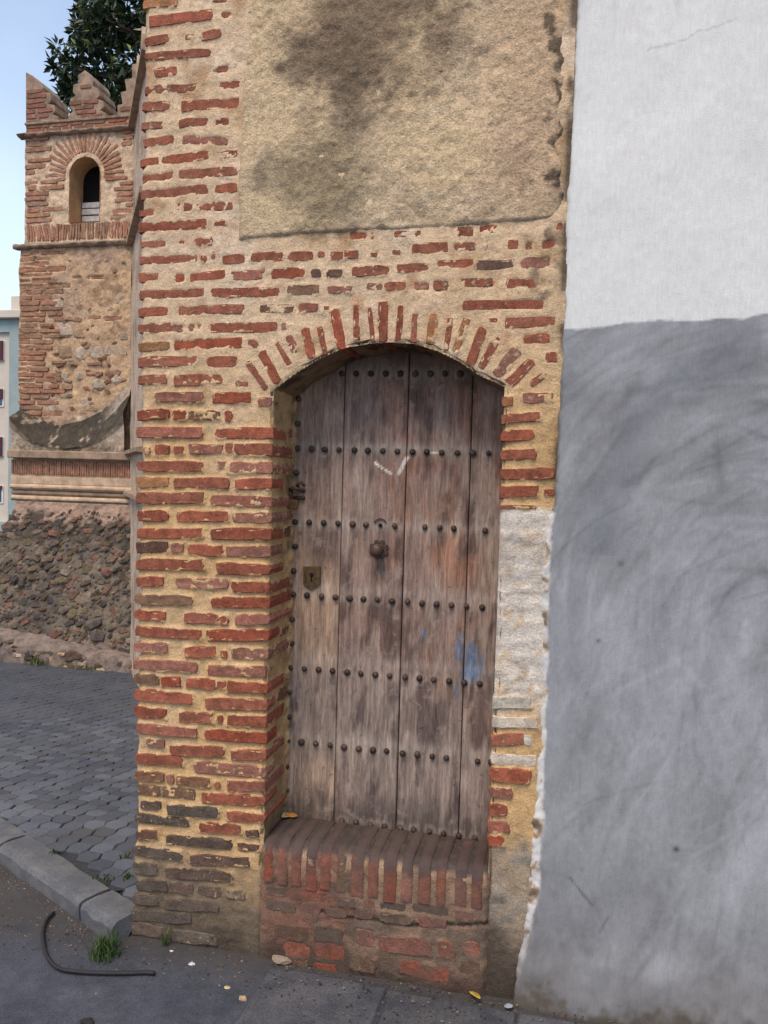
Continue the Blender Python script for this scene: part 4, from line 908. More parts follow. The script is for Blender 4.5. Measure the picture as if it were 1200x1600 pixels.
# --- parapet and stepped merlons
zpt = ZK
M['merlon'] = simple('weathered_merlon', lin(150, 126, 106), .95, .45, 9, .012)
def t_par(U, V):
    c = np.zeros(U.shape+(3,))+lin(158, 128, 106); n1 = fbm(U, V, .3, 4, 251); n2 = fbm(U, V, .08, 4, 252); c = mixc(c, lin(96, 84, 74), sst(-.1, .6, n1+n2*.5)*.7); return c
tbox('parapet', XA1+.005, XB+.1, YT+.006, YT+.30, ZC1+.012, zpt, M['tower_core'], .004)
def merlon(pxs):
    P = [TP(x/3, y/3)[[0, 2]] for x, y in pxs]; o = link('merlon', prism_mesh('merlon', P, YT+.005, YT+.30, .006), tower, M['merlon']); return P
ms = [merlon([(118, 570), (118, 335), (150, 352), (188, 384), (200, 408), (192, 432), (232, 432), (240, 470), (226, 486), (252, 490), (256, 520), (245, 535), (272, 545), (272, 572)]),
      merlon([(318, 562), (318, 538), (340, 520), (324, 500), (326, 462), (352, 446), (338, 432), (342, 394), (366, 386), (362, 352), (394, 326), (428, 352), (440, 380), (432, 402), (458, 414), (466, 446), (452, 462), (484, 472), (488, 500), (470, 516), (498, 530), (500, 548)]),
      merlon([(548, 548), (548, 490), (572, 486), (562, 430), (590, 424), (582, 370), (616, 364), (616, 300), (650, 292), (650, 540)])]
def inpoly(P, x, z):
    r = False
    for i in range(len(P)):
        a, b = P[i], P[i-1]
        if (a[1] > z) != (b[1] > z) and x < (b[0]-a[0])*(z-a[1])/(b[1]-a[1])+a[0]: r = not r
    return r
z = ZC1+.045
while z < TP(60, 112)[2]:
    x = XA1+.01
    while x < XB:
        L = random.uniform(.10, .24)
        if (z < zpt-.012 and x+L < XB) or any(inpoly(P, x+.004, z) and inpoly(P, x+L-.004, z) for P in ms):
            brick_obj(tower, (x+L/2, YT-.003, z), L, random.uniform(.034, .044), random.uniform(-.03, .03), 'tower_brick', kcol(random.choice('bbrpp'))*.8+lin(150, 120, 102)*.2, .55)
        x += L+random.uniform(.012, .03) if random.random() < .9 else .04
    z += pitch*.78
for (x0, x1, y) in ((118, 318, 572), (318, 500, 560), (500, 640, 548)):
    a = TP(x0/3, y/3); b = TP(x1/3, y/3); tbox('coping', a[0], b[0], YT-.015, YT+.31, zpt-.012, zpt+.014, M['moss_cap'], .005)
# --- rubble stones in the lower stage
def rock_lib(n):
    out = []
    for s in range(n):
        bm = bmesh.new(); bmesh.ops.create_icosphere(bm, subdivisions=2 if False else 1, radius=.5); rnd = random.Random(s+50)
        for v in bm.verts:
            c_ = v.co; p = 3.2; q = (abs(c_.x)**p+abs(c_.z)**p)**(1/p) if (abs(c_.x)+abs(c_.z)) > 1e-6 else 1
            l2 = math.hypot(c_.x, c_.z); f_ = (l2/q if q > 0 else 1)
            v.co = Vector((c_.x*f_*rnd.uniform(.82, 1.12), c_.y*rnd.uniform(.8, 1.1), c_.z*f_*rnd.uniform(.82, 1.12)))
        me = bpy.data.meshes.new('stone'); bm.to_mesh(me); bm.free(); me.materials.append(M['stone']); out.append(me)
    return out
RL = rock_lib(10)
def rock(P, sx_, sz_, dy, rgb, ang, tilt=0.):
    o = link('stone', random.choice(RL), tower); o.color = (*[float(v) for v in rgb], 1)
    place(o, Matrix.Translation(Vector([float(v) for v in P])) @ Matrix.Rotation(tilt, 4, 'X') @ Matrix.Rotation(ang, 4, 'Y') @ Matrix.Diagonal((sx_, dy, sz_, 1)))
SC = [lin(220, 198, 174), lin(204, 178, 150), lin(214, 190, 166), lin(190, 156, 124)]
ST = """395,55,70,45;585,70,45,35;350,175,50,45;430,175,75,45;525,165,60,45;635,160,40,40;695,165,50,45;265,275,55,40;325,265,70,60;415,250,85,85;565,230,85,60;670,240,95,70;535,295,60,30;610,295,60,30;380,345,90,35;475,325,60,65;660,350,60,45;365,410,100,95;440,430,75,75;550,405,150,120;685,445,65,60;270,470,60,65;360,530,100,95;445,540,75,85;530,535,85,85;597,520,45,85;660,525,95,90;310,660,35,45;350,665,50,45;440,665,40,60;265,720,60,60;370,725,60,45;540,712,100,70;645,680,70,60;355,775,70,40;480,815,90,70;500,845,120,45;290,850,65,35;560,870,60,40;350,915,80,40;450,905,80,45"""
for it in ST.split(';'):
    x, y, w, h = [float(v) for v in it.split(',')]; P = TP(x/3.556, 400+y/3.556)
    rock((P[0], YT+.016, P[2]), w/3.556*PXM*1.25, h/3.556*PXM*1.25, random.uniform(.05, .08), random.choice(SC)*random.uniform(.66, .9), random.uniform(-.15, .15))
for _ in range(70):
    x = random.uniform(XA+.35, XB-.03); zz = random.uniform(ZS+.35, ZC2-.05)
    rock((x, YT+.010, zz), random.uniform(.05, .11), random.uniform(.03, .07), .05, random.choice([lin(168, 138, 110), lin(150, 104, 80), lin(176, 152, 128), lin(132, 96, 74)])*random.uniform(.7, 1), random.uniform(-.4, .4))
# --- scooped plaster skirt over the base
def curve(pts, x): q = np.array([TP(*p)[[0, 2]] for p in pts]); return np.interp(x, q[:, 0], q[:, 1])
us = np.arange(XA+.02, XB+.03, .012); sk = 24
up_ = curve([(20, 624), (30, 634), (50, 649), (75, 660), (100, 664), (130, 657), (160, 642), (185, 618), (200, 600), (212, 590)], us)
lo_ = curve([(20, 630), (28, 648), (45, 672), (65, 690), (90, 699), (115, 702), (145, 698), (170, 686), (190, 668), (204, 650), (212, 642)], us)
lo_ = np.minimum(lo_, up_-.012); rows = []; YS = YT-.16
for t in np.linspace(0, 1, sk): rows.append(np.stack([us, us*0+YT-.01+(YS-YT+.01)*t**1.3, up_+(lo_-up_)*(t**.8)], -1))
zz0 = ZS-.01
for t in np.linspace(.1, 1, 14): rows.append(np.stack([us, us*0+YS+.02*math.sin(t*2), lo_+(zz0-lo_)*t], -1))
R_ = np.array(rows); U, V = R_[..., 0], R_[..., 2]; R_[..., 1] += fbm(U, V, .12, 4, 261)*.012+fbm(U, V, .03, 3, 262)*.005
c = np.zeros(U.shape+(3,))+lin(178, 156, 134); n2 = fbm(U, V, .1, 4, 263); n1 = fbm(U, V, .3, 4, 264)
c = mixc(c, lin(196, 180, 164), sst(0, .6, n1)*.6)
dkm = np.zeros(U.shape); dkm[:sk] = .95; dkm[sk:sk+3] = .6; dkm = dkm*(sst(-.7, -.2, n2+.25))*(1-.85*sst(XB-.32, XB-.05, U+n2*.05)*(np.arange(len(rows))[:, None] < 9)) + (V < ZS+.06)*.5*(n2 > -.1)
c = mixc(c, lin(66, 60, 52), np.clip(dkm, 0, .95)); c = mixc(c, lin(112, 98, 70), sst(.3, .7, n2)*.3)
link('plaster_skirt', np_mesh('plaster_skirt', R_.reshape(-1, 3), grid_quads(*U.shape, flip=True), tint=c), tower, M['tower_mortar'])
# --- bands and mouldings above the base
M['band'] = simple('band_plaster', lin(192, 164, 136), .95, .32, 10, .008); M['bandd'] = simple('band_stained', lin(156, 132, 110), .95, .4, 9, .01)
z708, z718, z746, z758, z768, z778, z786, z798 = [float(TP(120, y)[2]) for y in (706, 718, 746, 758, 767, 776, 785, 797)]
tbox('ledge', XA+.0, XB+.34, YT-.175, YT+.02, z718, z708, M['bandd'], .008)
tbox('upright_brick_band', XA+.0, XB+.34, YT-.10+.012, YT+.02, z746, z718+.001, M['band'])
tbox('fascia', XA+.0, XB+.34, YT-.115, YT+.02, z758, z746-.0005, M['band'], .004)
for (za_, zb_, o_, m_) in ((z768, z758, .135, 'band'), (z778, z768, .11, 'bandd'), (z786, z778, .12, 'band')): tbox('moulding', XA+.0-o_*.1, XB+.4, YT-o_, YT+.02, za_+.001, zb_-.001, M[m_], (zb_-za_)*.35)
# --- battered base
us_ = np.linspace(0, 1, 170); vs_ = np.linspace(0, 1, 130); A, B = np.meshgrid(us_, vs_)
zt_ = z786; fl, fr = onG(-75, 1026, KH), onG(205, 1045, KH)
xt0, xt1 = XA+.02, XB+.75
Yb = YTF+(YT-.13-YTF)*B**1.15
Zb = (float(gz(YTF))+KH-.05)+(zt_-(float(gz(YTF))+KH-.05))*B
XLf = np.interp(B, [0, .3, .75, .93, 1], [xt0-.95, xt0-.60, xt0-.06, xt0+.04, xt0+.05]); XRf = xt1+0*B
Xb = XLf+(XRf-XLf)*A
hn = fbm(Xb, Zb, .3, 4, 271)*.03+fbm(Xb, Zb, .08, 4, 272)*.02; Yb = Yb-hn
n1 = fbm(Xb, Zb, .5, 4, 273); n2 = fbm(Xb, Zb, .12, 4, 274)
c = np.zeros(A.shape+(3,))+lin(116, 105, 93); c = mixc(c, lin(146, 126, 106), sst(-.1, .6, n2)*.6); c = mixc(c, lin(76, 71, 66), sst(0, .6, n1)*.6)
c = mixc(c, lin(178, 148, 128), sst(.86, .95, B+n2*.06)*.85); c = mixc(c, lin(168, 142, 126), sst(.22, .05, B+n2*.07)*.7); c = mixc(c, lin(60, 56, 52), sst(.72, .8, B+n2*.05)*sst(.95, .86, B+n2*.06)*.7)
link('battered_base', np_mesh('battered_base', np.stack([Xb, Yb, Zb], -1).reshape(-1, 3), grid_quads(*A.shape), tint=c), tower, M['tower_mortar'])
eS = np.linspace(0, 1, 40); side_v = np.stack([np.repeat(Xb[:, :1], 40, 1), Yb[:, :1]+(YT+1.4-Yb[:, :1])*eS[None], np.repeat(Zb[:, :1], 40, 1)], -1); side_v[:, 1:, 0] += fbm(side_v[:, 1:, 1], side_v[:, 1:, 2], .12, 4, 276)*.025
link('battered_base_side', np_mesh('battered_base_side', side_v.reshape(-1, 3), grid_quads(len(vs_), 40, flip=True), tint=np.repeat(c[:, :1], 40, 1)), tower, M['tower_mortar'])
BC = [lin(116, 98, 82), lin(104, 90, 78), lin(124, 96, 80), lin(92, 84, 78), lin(132, 116, 100), lin(110, 96, 72), lin(80, 73, 70), lin(126, 90, 78), lin(98, 88, 78)]
tilt = math.atan2(YT-.13-YTF, zt_-float(gz(YTF))); done = []
for _ in range(9000):
    b = random.uniform(.10, .90); a = random.uniform(0, 1)
    i, j = int(b*129), int(a*169); s_ = (random.uniform(.09, .18) if _ < 1800 else random.uniform(.06, .11)); e_ = random.uniform(.5, .8)
    P = np.array([Xb[i, j], Yb[i, j], Zb[i, j]])
    if P[0]+s_*.5 > xt1 or P[0] < -6.2: continue
    if any(abs(P[0]-q[0]) < (s_+q[2])*.42 and abs(P[2]-q[1]) < (s_+q[2])*.30 for q in done): continue
    done.append((P[0], P[2], s_))
    if len(done) > 280: break
    pal = random.choice(BC)*random.uniform(.8, 1.2); rock(P+np.array([0, .012, .0]), s_, s_*e_, random.uniform(.05, .09), pal, random.choice((-.7, -.5, -.2, .1, -.9))+random.uniform(-.3, .3), -tilt)
SV = []; SF = []; SK = []; rb = [(np.array([v.co[:] for v in m.vertices]), [list(p.vertices) for p in m.polygons]) for m in RL]
for _ in range(1100):
    i, j = random.randint(8, 122), random.randint(0, 169)
    if Xb[i, j] < -6.2: continue
    v_, f_ = random.choice(rb); s_ = random.uniform(.03, .075); an = random.uniform(-1.2, .2); ca, sa = math.cos(an), math.sin(an); w_ = v_*np.array([s_, .05, s_*random.uniform(.45, .8)])
    w_ = np.stack([w_[:, 0]*ca+w_[:, 2]*sa, w_[:, 1], -w_[:, 0]*sa+w_[:, 2]*ca], -1)+np.array([Xb[i, j], Yb[i, j]+.012, Zb[i, j]]); b_ = len(SV); SV += list(w_); SF += [[b_+q for q in f] for f in f_]; SK += [random.choice(BC)*random.uniform(.7, 1.15)]*len(v_)
tag(link('rubble_fill', np_mesh('rubble_fill', np.array(SV), np.array(SF), False, np.array(SK)), tower, M['tower_mortar']), kind='stuff')
# --- plinth ledge at the foot
p0, p1 = onG(-80, 960, KH), onG(205, 1030, KH)
Vp = []; us = np.linspace(0, 1, 60)
for (oy, f_) in ((-.14, 0.), (-.13, .75), (-.11, 1.0), (.05, 1.15)):
    for t in us:
        x = fl[0]+(xt1+.05-fl[0])*t; h_ = .30-.22*t; w = .012*math.sin(t*37)+.01*math.sin(t*83+1); Vp.append((x, YTF+oy+w, float(gz(YTF))+KH-.03*(f_ == 0)+h_*f_+w*.6))
M['plinth'] = simple('plinth_plaster', lin(128, 112, 102), .95, .45, 12, .03)
link('plinth', np_mesh('plinth', np.array(Vp), grid_quads(4, 60)), tower, M['plinth'])
for k in range(60):
    t = random.uniform(.05, 1); x = fl[0]+(xt1-fl[0])*t; rock((x, YTF-.125, float(gz(YTF))+KH+random.uniform(.0, .24)*(1.15-t)), random.uniform(.05, .16), random.uniform(.035, .08), .05, random.choice(SC+BC)*random.uniform(.7, 1.), random.uniform(-.3, .3))
# --- curtain wall turning forward on the right
sdv = np.array([.567, -.83]); sdv /= np.linalg.norm(sdv); c0 = np.array([XB-.005, YT+.02]); snv = np.array([-.83, -.567]); snv /= np.linalg.norm(snv)
def side(name, z0, z1, out, m, tint=None, n_=40, nz_=60, seed=280, L=1.6, s0=0.):
    S, Zq = np.meshgrid(np.linspace(s0, L, n_), np.linspace(z0, z1, nz_)); w = out+fbm(S, Zq, .2, 4, seed)*.012
    P = c0[None, None]+S[..., None]*sdv+w[..., None]*snv; cc = None
    if tint: cc = tint(S, Zq)
    return link(name, np_mesh(name, np.concatenate([P, Zq[..., None]], -1).reshape(-1, 3), grid_quads(*S.shape), tint=cc), curt, M[m])
curt = empty('curtain_wall', (c0[0]+.4, c0[1]-.6, float(gz(YT)))); tag(curt, 'pale plastered rampart wall turning forward from the tower, behind the brick corner', 'wall')
def t_sd(S, Zq):
    c = np.zeros(S.shape+(3,))+lin(196, 172, 150); n = fbm(S*2, Zq, .25, 4, 283); c = mixc(c, lin(150, 128, 110), sst(-.1, .6, n)*.7); return mixc(c, lin(110, 98, 88), sst(.4, .9, n)*.5)
side('wall_face', -1.0, ZC1+.02, 0, 'tower_mortar', t_sd)
for zc_, h_ in ((ZC1, .03), (ZC2, .04), (z708, .03), (z768, .03)):
    a = c0; b = c0+sdv*1.6; V = []
    for q in (a, b):
        for o_, dz_ in ((-.02, -h_), (.06, -h_*.6), (.06, h_*.5), (-.02, h_)): V.append((*(q+snv*o_), zc_+dz_))
    M['moss_cap2'] = M['bandd']; link('string_course', poly_mesh('string_course', V, [[0, 1, 5, 4], [1, 2, 6, 5], [2, 3, 7, 6], [0, 1, 2, 3], [4, 5, 6, 7]]), curt, M['moss_cap2'])
for s0 in (0.02, .55, 1.1):
    P = [(0, ZC1+.02), (0, ZK+.10), (.06, ZK+.10), (.06, ZK+.24), (.12, ZK+.24), (.12, ZK+.38), (.2, ZK+.48), (.28, ZK+.38), (.28, ZK+.24), (.34, ZK+.24), (.34, ZK+.1), (.40, ZK+.1), (.40, ZC1+.02)]
    me = prism_mesh('merlon', P, 0, .28, .005); o = link('merlon', me, curt, M['tower_core']); q = c0+sdv*s0
    place(o, Matrix.Translation((q[0], q[1], 0)) @ Matrix.Rotation(math.atan2(sdv[1], sdv[0]), 4, 'Z'))
qa = c0+sdv*1.58; qb = np.array([-.95, 2.995]); dv_ = (qb-qa)/np.linalg.norm(qb-qa); nv_ = np.array([dv_[1], -dv_[0]]); nv_ = nv_ if nv_[0] < 0 else -nv_
S, Zq = np.meshgrid(np.linspace(0, np.linalg.norm(qb-qa), 90), np.linspace(-1, ZC1+.015, 90)); w = fbm(S, Zq, .2, 4, 290)*.012
P = qa[None, None]+S[..., None]*dv_+w[..., None]*nv_; link('wall_face', np_mesh('wall_face', np.concatenate([P, Zq[..., None]], -1).reshape(-1, 3), grid_quads(*S.shape), tint=t_sd(S, Zq)), curt, M['tower_mortar'])
V = [qa-nv_*.02, qb-nv_*.02, qb-nv_*.4, qa-nv_*.4]; V = [(*p_, -1) for p_ in V]+[(*p_, ZC1+.0) for p_ in V]
link('masonry_core', poly_mesh('masonry_core', V, [[0, 1, 2, 3], [4, 5, 6, 7], [0, 1, 5, 4], [1, 2, 6, 5], [2, 3, 7, 6], [3, 0, 4, 7]]), curt, M['tower_core'])
tb2 = c0+sdv*1.6
V = [(*c0, -1), (*(c0+sdv*1.6), -1), (*(c0+sdv*1.6-snv*.5), -1), (*(c0-snv*.5), -1)]; V = [(p_[0]-snv[0]*.02, p_[1]-snv[1]*.02, -1) for p_ in V]+[(p_[0]-snv[0]*.02, p_[1]-snv[1]*.02, ZC1-.01) for p_ in V]
link('masonry_core', poly_mesh('masonry_core', V, [[0, 1, 2, 3], [4, 5, 6, 7], [0, 1, 5, 4], [1, 2, 6, 5], [2, 3, 7, 6], [3, 0, 4, 7]]), curt, M['tower_core'])

# ------------------------------------------------------------------ evergreen tree behind the tower
YTR = YT+2.6
tq = TP(240, 60, YTR); tree = empty('evergreen_tree', (tq[0]+.1, YTR, float(gz(YTR)))); tag(tree, 'dark evergreen tree with large leaves rising behind the tower merlons', 'tree')
M['bark'] = simple('bark', lin(74, 62, 52), .95, .35, 20, .01)
def leafmat():
    t = NT('evergreen_leaf', .42, .45); oi = t.attr(); n = t.noise(3, 3, .6); t.color(t.scalec(oi, t.ramp(n, .3, .7, .75, 1.25)))
    t.b.inputs['Transmission Weight'].default_value = 0
    return t.m
M['leaf'] = leafmat()
bx0 = tree.location; top = Vector((tq[0], YTR, tq[2]))
trunk_pts = [Vector((bx0.x, YTR, bx0.z)), Vector((bx0.x+.08, YTR+.05, 2.0)), Vector((bx0.x-.05, YTR, 4.2)), Vector((bx0.x, YTR+.05, tq[2]+1.0))]
link('trunk', tube_mesh('trunk', trunk_pts, [.17, .14, .10, .04], 10), tree, M['bark'])
lobes = [(118, 108, .40), (100, 105, .20), (140, 60, .30), (132, 42, .16), (165, 30, .42), (150, 15, .30), (185, 60, .55), (170, 120, .50), (190, 150, .45), (150, 150, .36), (118, 150, .25), (205, 20, .60), (235, 90, .8), (260, 10, .9), (190, -40, .6), (240, -90, .9), (300, 60, 1.0), (165, -20, .34), (112, 165, .16), (172, 170, .35), (320, -40, 1.1), (380, 60, 1.)]
LV = []; LQ = []; LC = []
rg = np.random.default_rng(3)
cent = []
for (x, y, r_) in lobes:
    P = TP(x, y, YTR+rg.uniform(-.35, .35)); cent.append((P, r_*.95))
    br = [Vector((bx0.x-.02, YTR, min(P[2]-.3, tq[2]+.2) if P[2] > 3.2 else 3.0)), Vector(((bx0.x+P[0])/2, (YTR+P[1])/2, P[2]-.12)), Vector([float(v) for v in P])]
    link('limb', tube_mesh('limb', br, [.05, .03, .012], 6), tree, M['bark'])
for P, r_ in cent:
    ncl = int(70*r_**2+14)
    for _ in range(ncl):
        d = rg.normal(size=3); d /= np.linalg.norm(d); q = P+d*r_*rg.uniform(.25, 1.0)**.6*np.array([1, .9, .8])
        ax = d*.7+rg.normal(size=3)*.5; ax /= np.linalg.norm(ax)
        for l in range(rg.integers(7, 12)):      # a whorl of leaves on a twig tip
            dv = ax*.5+rg.normal(size=3)*.75; dv /= np.linalg.norm(dv); sd_ = np.cross(dv, rg.normal(size=3)); sd_ /= np.linalg.norm(sd_); nm = np.cross(dv, sd_)
            L = rg.uniform(.09, .17); wd = L*.21; b_ = q+dv*.02; i0 = len(LV)
            LV += [b_, b_+dv*L*.5+sd_*wd+nm*.008, b_+dv*L-nm*.02, b_+dv*L*.5-sd_*wd+nm*.008]; LQ.append((i0, i0+1, i0+2, i0+3))
            cc = lin(46, 62, 34)*rg.uniform(.6, 1.5) if rg.random() > .06 else lin(110, 118, 60); LC += [cc]*4
link('crown', np_mesh('crown', np.array(LV), np.array(LQ), False, np.array(LC)), tree, M['leaf'])

# ------------------------------------------------------------------ apartment house far off on the left
YH = 26.; hq0 = TP(33, 640, YH); apt = empty('apartment_building', (hq0[0]-3, YH, -.8)); tag(apt, 'distant pale pink apartment block with dark red shutters left of the tower', 'building')
M['apt'] = simple('pale_render', lin(206, 192, 176), .9, .08, 1.5, .002); M['aptb'] = simple('blue_grey_render', lin(150, 163, 160), .9, .1, 2, .002)
M['shut'] = simple('dark_red_shutter', lin(84, 44, 48), .7, .15, 20, .001); M['glass'] = simple('window_glass', lin(70, 84, 92), .2, .1, 3, 0, 0, .5); M['wframe'] = simple('white_frame', lin(220, 220, 218), .6, .05)
xr_ = float(hq0[0])+.12; zr = float(TP(10, 487, YH)[2]); zg = -.8
xin = float(TP(17, 640, YH)[0])
link('wall', box_mesh('wall', xr_-9, xin, YH, YH+7, zg, zr-.3), apt, M['apt'])
link('blue_corner', box_mesh('blue_corner', xin+.001, xr_+1.2, YH-.12, YH+7, zg, zr-.3), apt, M['aptb'])
link('blue_band', box_mesh('blue_band', xr_-9, xin, YH-.119, YH-.005, float(TP(5, 520, YH)[2]), zr-.301), apt, M['aptb'])
link('cornice', box_mesh('cornice', xr_-9.2, xr_+1.35, YH-.35, YH+7.2, zr-.299, zr, .03), apt, M['apt'])
link('roof_parapet', box_mesh('roof_parapet', float(TP(6, 470, YH)[0]), xr_+1.0, YH+.4, YH+4, zr+.001, float(TP(10, 459, YH)[2])), apt, M['apt'])
for y0_, y1_ in ((533, 563), (608, 636), (683, 713), (759, 787)):
    for kx in range(4):
        x1_ = float(TP(7, 600, YH)[0])-kx*2.1; x0_ = x1_-.95; za_, zb_ = float(TP(5, y1_, YH)[2]), float(TP(5, y0_, YH)[2])
        w_ = link('window', box_mesh('window', x0_, x1_, YH-.04, YH+.02, za_, zb_, .01), apt, M['wframe'])
        link('pane', box_mesh('pane', x0_+.06, x1_-.06, YH-.05, YH-.0401, za_+.06, zb_-.06), w_, M['glass'])
        lo__ = {533: .0, 608: .45, 683: .0, 759: .8}[y0_]
        link('shutter', box_mesh('shutter', x0_+.04, x1_-.04+.02, YH-.09, YH-.051, za_+(zb_-za_)*lo__, zb_), w_, M['shut'])
link('ground_floor', box_mesh('ground_floor', xr_-9, xin-.01, YH-.25, YH-.001, zg, float(TP(5, 815, YH)[2])), apt, M['aptb'])

# ------------------------------------------------------------------ small things on the street
M['rubber'] = simple('black_rubber', lin(44, 38, 38), .6, .3, 60, .0005)
cp = [onZ(0+x/2.667, 1150+y/2.667, .012) for x, y in ((225, 735), (195, 765), (178, 815), (182, 870), (195, 915), (225, 955), (270, 975), (360, 985), (450, 988), (540, 988), (610, 985), (650, 990))]
cp = [Vector(p) for p in cp]; fine = []
for i in range(len(cp)-1):
    for t in np.linspace(0, 1, 5)[:-1]:
        a, b, c_, d = cp[max(i-1, 0)], cp[i], cp[i+1], cp[min(i+2, len(cp)-1)]; t2, t3 = t*t, t*t*t
        fine.append(.5*((2*b)+(c_-a)*t+(2*a-5*b+4*c_-d)*t2+(3*b-a-3*c_+d)*t3))
tag(link('cable', tube_mesh('cable', fine, .0062, 8), None, M['rubber']), 'dark bent cable curling out from the kerb onto the asphalt', 'cable')
def grassmat():
    t = NT('grass_blade', .7, .3); t.color(t.attr()); return t.m
M['grass'] = grassmat()
def tuft(name, loc, n_, h, spread, label, cat='grass', broad=False, group=None):
    V = []; Q = []; Cc = []; r = np.random.default_rng(int(abs(loc[0]*1000)+n_))
    for _ in range(n_):
        a = r.uniform(0, 6.28); d = r.uniform(0, spread)**1.0; b = np.array([math.cos(a)*d, math.sin(a)*d, 0]); ln = h*r.uniform(.4, 1.1); lean = r.uniform(.1, .7); la = r.uniform(0, 6.28); wd = (.0022 if not broad else .004)*r.uniform(.7, 1.3)
        s = np.array([-math.sin(la), math.cos(la), 0])*wd; o = np.array([math.cos(la), math.sin(la), 0])
        p1 = b+np.array([0, 0, ln*.55])+o*ln*lean*.25; p2 = b+np.array([0, 0, ln*(1-.3*lean)])+o*ln*lean*.8; i0 = len(V); V += [b-s, b+s, p1+s*.8, p1-s*.8, p2+s*.1, p2-s*.1]; Q += [(i0, i0+1, i0+2, i0+3), (i0+3, i0+2, i0+4, i0+5)]
        cc = (lin(66, 92, 42) if r.random() > .25 else lin(112, 110, 72))*r.uniform(.45, 1.1); Cc += [cc]*6
    root = empty(name, loc); o = link('blades', np_mesh(name, np.array(V), np.array(Q), False, np.array(Cc)), root, M['grass']); place(o, Matrix.Translation(root.location)); tag(root, label, cat, group); return root
tuft('grass_tuft', onZ(165, 1492, 0), 190, .07, .055, 'tuft of green grass between the kerb end and the brick corner')
tuft('grass_tuft', onZ(258, 1480, 0), 14, .085, .012, 'few thin grass blades against the foot of the brick corner')
for i, (x, y, n_, sp, lb) in enumerate(((85, 1333, 16, .022, 'small green weed in the pavement joint behind the middle kerb stone'), (162, 1375, 26, .04, 'low green weed growing along the kerb near the brick corner'), (195, 1340, 12, .025, 'weed in the paving joint touching the brick corner'), (200, 1372, 20, .03, 'weed patch between kerb and brick corner, nearest the corner'))):
    q = onZ(x, y, KH); tuft('weed', q, n_, .018, sp, lb, 'weed', True)
for x, y, n_, sp, lb in ((45, 1042, 90, .12, 'dark weed at the foot of the tower base, left side'), (150, 1043, 70, .10, 'dark weed at the foot of the tower base, right side')):
    q = onG(x, y, KH); tuft('weed', (q[0], YTF-.17, q[2]), n_, .07, sp, lb, 'weed', True)
def pebble(name, x, y, s, rgb, label, cat, z=0., flat=.55, seed=0, loc=None):
    bm = bmesh.new(); bmesh.ops.create_icosphere(bm, subdivisions=2, radius=.5); r = random.Random(seed)
    from mathutils import noise as mn
    for v in bm.verts: f_ = 1+.45*mn.noise(v.co*2.2+Vector((seed*3.1, 0, 0))); v.co = Vector((v.co.x*f_*s*1.3, v.co.y*f_*s, (v.co.z*f_)*s*flat))
    me = bpy.data.meshes.new(name); bm.to_mesh(me); bm.free(); q = onZ(x, y, z) if loc is None else loc
    o = link(name, me, None, simple(name+'_surface', rgb, .8, .25, 80, .002)); o.location = (float(q[0]), float(q[1]), float(q[2])+s*flat*.42); tag(o, label, cat); return o
pebble('pebble', 380, 1563, .020, lin(168, 140, 110), 'small tan pebble on the ground in front of the left pier', 'pebble', 0, .7, 1)
pebble('pebble', 355, 1544, .014, lin(196, 176, 130), 'tiny cream flat chip just above the tan pebble', 'pebble', 0, .35, 2)
pebble('crumb', 300, 1507, .018, lin(205, 200, 194), 'white flattened scrap on the ground below the left pier', 'litter', 0, .25, 3)
pebble('crumb', 268, 1487, .010, lin(210, 206, 200), 'small white crumb beside the thin grass blades', 'litter', 0, .5, 4)
pebble('dark_stone', 136, 1600, .03, lin(44, 40, 40), 'small black lump on the asphalt at the bottom edge', 'stone', 0, .5, 5)
pebble('white_chip', 795, 1573, .020, lin(150, 152, 158), 'pale grey chip on the slab joint at the foot of the white wall', 'chip', .012, .3, 6)
pebble('mortar_lump', 690, 1525, .05, lin(150, 126, 104), 'tan mortar lump at the foot of the doorstep', 'mortar', 0, .4, 7)
pebble('mortar_lump', 440, 1503, .05, lin(146, 126, 108), 'grey mortar lump at the left foot of the doorstep', 'mortar', 0, .45, 8)
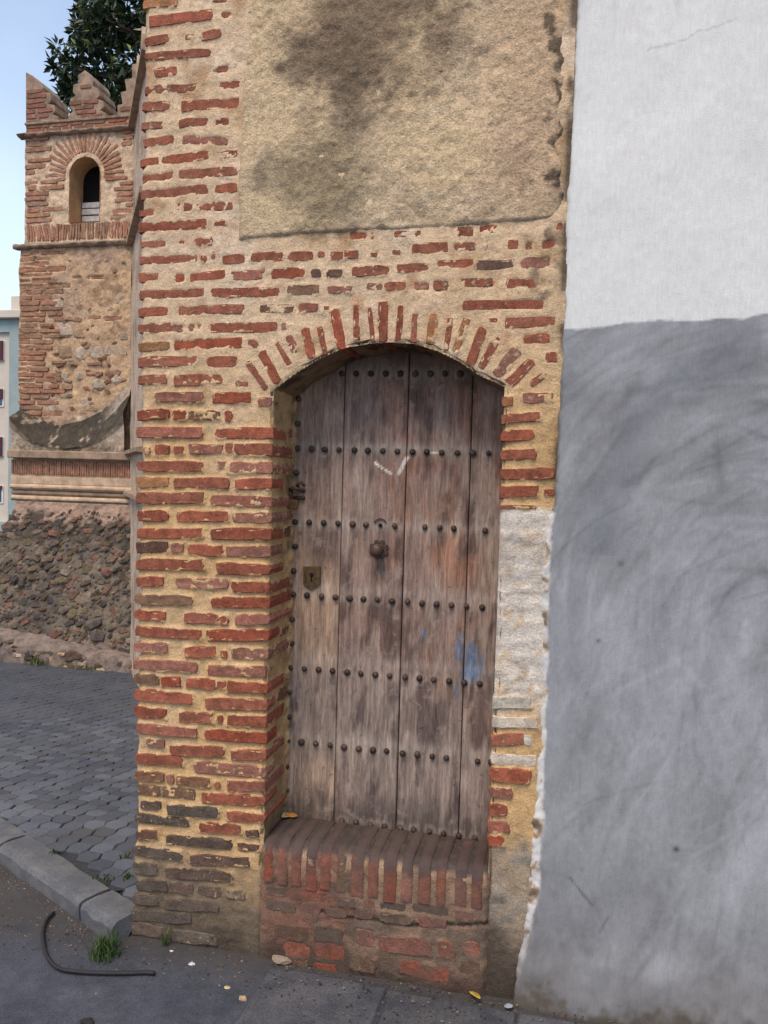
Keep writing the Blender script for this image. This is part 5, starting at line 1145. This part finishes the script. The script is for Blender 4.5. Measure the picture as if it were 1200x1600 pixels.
def leaf(x, y, z, s, rgb, rot, label, loc=None):
    V = []; n_ = 7
    for i in range(n_):
        t = i/(n_-1); w = s*.42*math.sin(math.pi*min(1, t*.97+.03))**.8; zz = s*.22*(t-.4)**2+.003
        V += [((t-.5)*s*1.5, -w, zz+w*.35), ((t-.5)*s*1.5, 0, zz), ((t-.5)*s*1.5, w, zz+w*.5)]
    Fs = [[i*3+j, i*3+j+1, i*3+j+4, i*3+j+3] for i in range(n_-1) for j in range(2)]
    o = link('fallen_leaf', poly_mesh('fallen_leaf', V, Fs, True), None, simple('dry_leaf', rgb, .7, .3, 120, .001)); q = onZ(x, y, z) if loc is None else loc; o.location = [float(v) for v in q]; o.rotation_euler = (.25, .1, rot)
    sol = o.modifiers.new('thickness', 'SOLIDIFY'); sol.thickness = .0012
    tag(o, label, 'leaf'); return o
leaf(741, 1557, .016, .032, lin(216, 176, 70), 2.4, 'yellow dry leaf on the dark slab in front of the doorstep')
leaf(0, 0, 0, .026, lin(190, 128, 62), .4, 'small orange dry leaf in the left corner of the doorstep', loc=(XL+.035, YD-.03, ZT+.008))
leaf(0, 0, 0, .03, lin(166, 148, 110), 1.2, 'small straw coloured leaf in the left corner of the doorstep', loc=(XL+.016, YD-.035, ZT+.008))

GV = []; GF = []; GC = []; gr = np.random.default_rng(17)
oc = np.array([(1, 0, 0), (0, 1, 0), (-1, 0, 0), (0, -1, 0), (0, 0, .8), (0, 0, -.8)]); of = [(0, 1, 4), (1, 2, 4), (2, 3, 4), (3, 0, 4), (1, 0, 5), (2, 1, 5), (3, 2, 5), (0, 3, 5)]
def grit(x, y, z, s_, cc):
    b_ = len(GV); GV.extend(list(oc*s_*gr.uniform(.6, 1.3, (6, 3))+np.array([x, y, z+s_*.3]))); GF.extend([[b_+q for q in f] for f in of]); GC.extend([cc]*6)
gcs = [lin(130, 118, 104), lin(96, 88, 80), lin(160, 146, 128), lin(78, 72, 70), lin(150, 112, 90)]
for _ in range(1000):
    x = gr.uniform(-2.0, .6); y = Y0-.01-abs(gr.normal(0, .11)); z = .001 if (x < -.87 or y > 2.33) else .014
    if x < -1.36 and (np.array([x, y])-ka)@kn > -.01: continue
    grit(x, y, z, gr.uniform(.0012, .005)*(1.5 if gr.random() < .05 else 1), gcs[gr.integers(5)]*gr.uniform(.4, .85))
for _ in range(500):
    t = gr.uniform(-.2, .72); q = ka+kd*t-kn*abs(gr.normal(0, .05)); grit(q[0], q[1], .001, gr.uniform(.001, .004), gcs[gr.integers(5)]*gr.uniform(.5, 1.))
tag(link('grit', np_mesh('grit', np.array(GV), np.array(GF), False, np.array(GC)), None, M['tower_mortar']), 'loose grit and mortar crumbs along the foot of the walls', 'grit', kind='stuff')
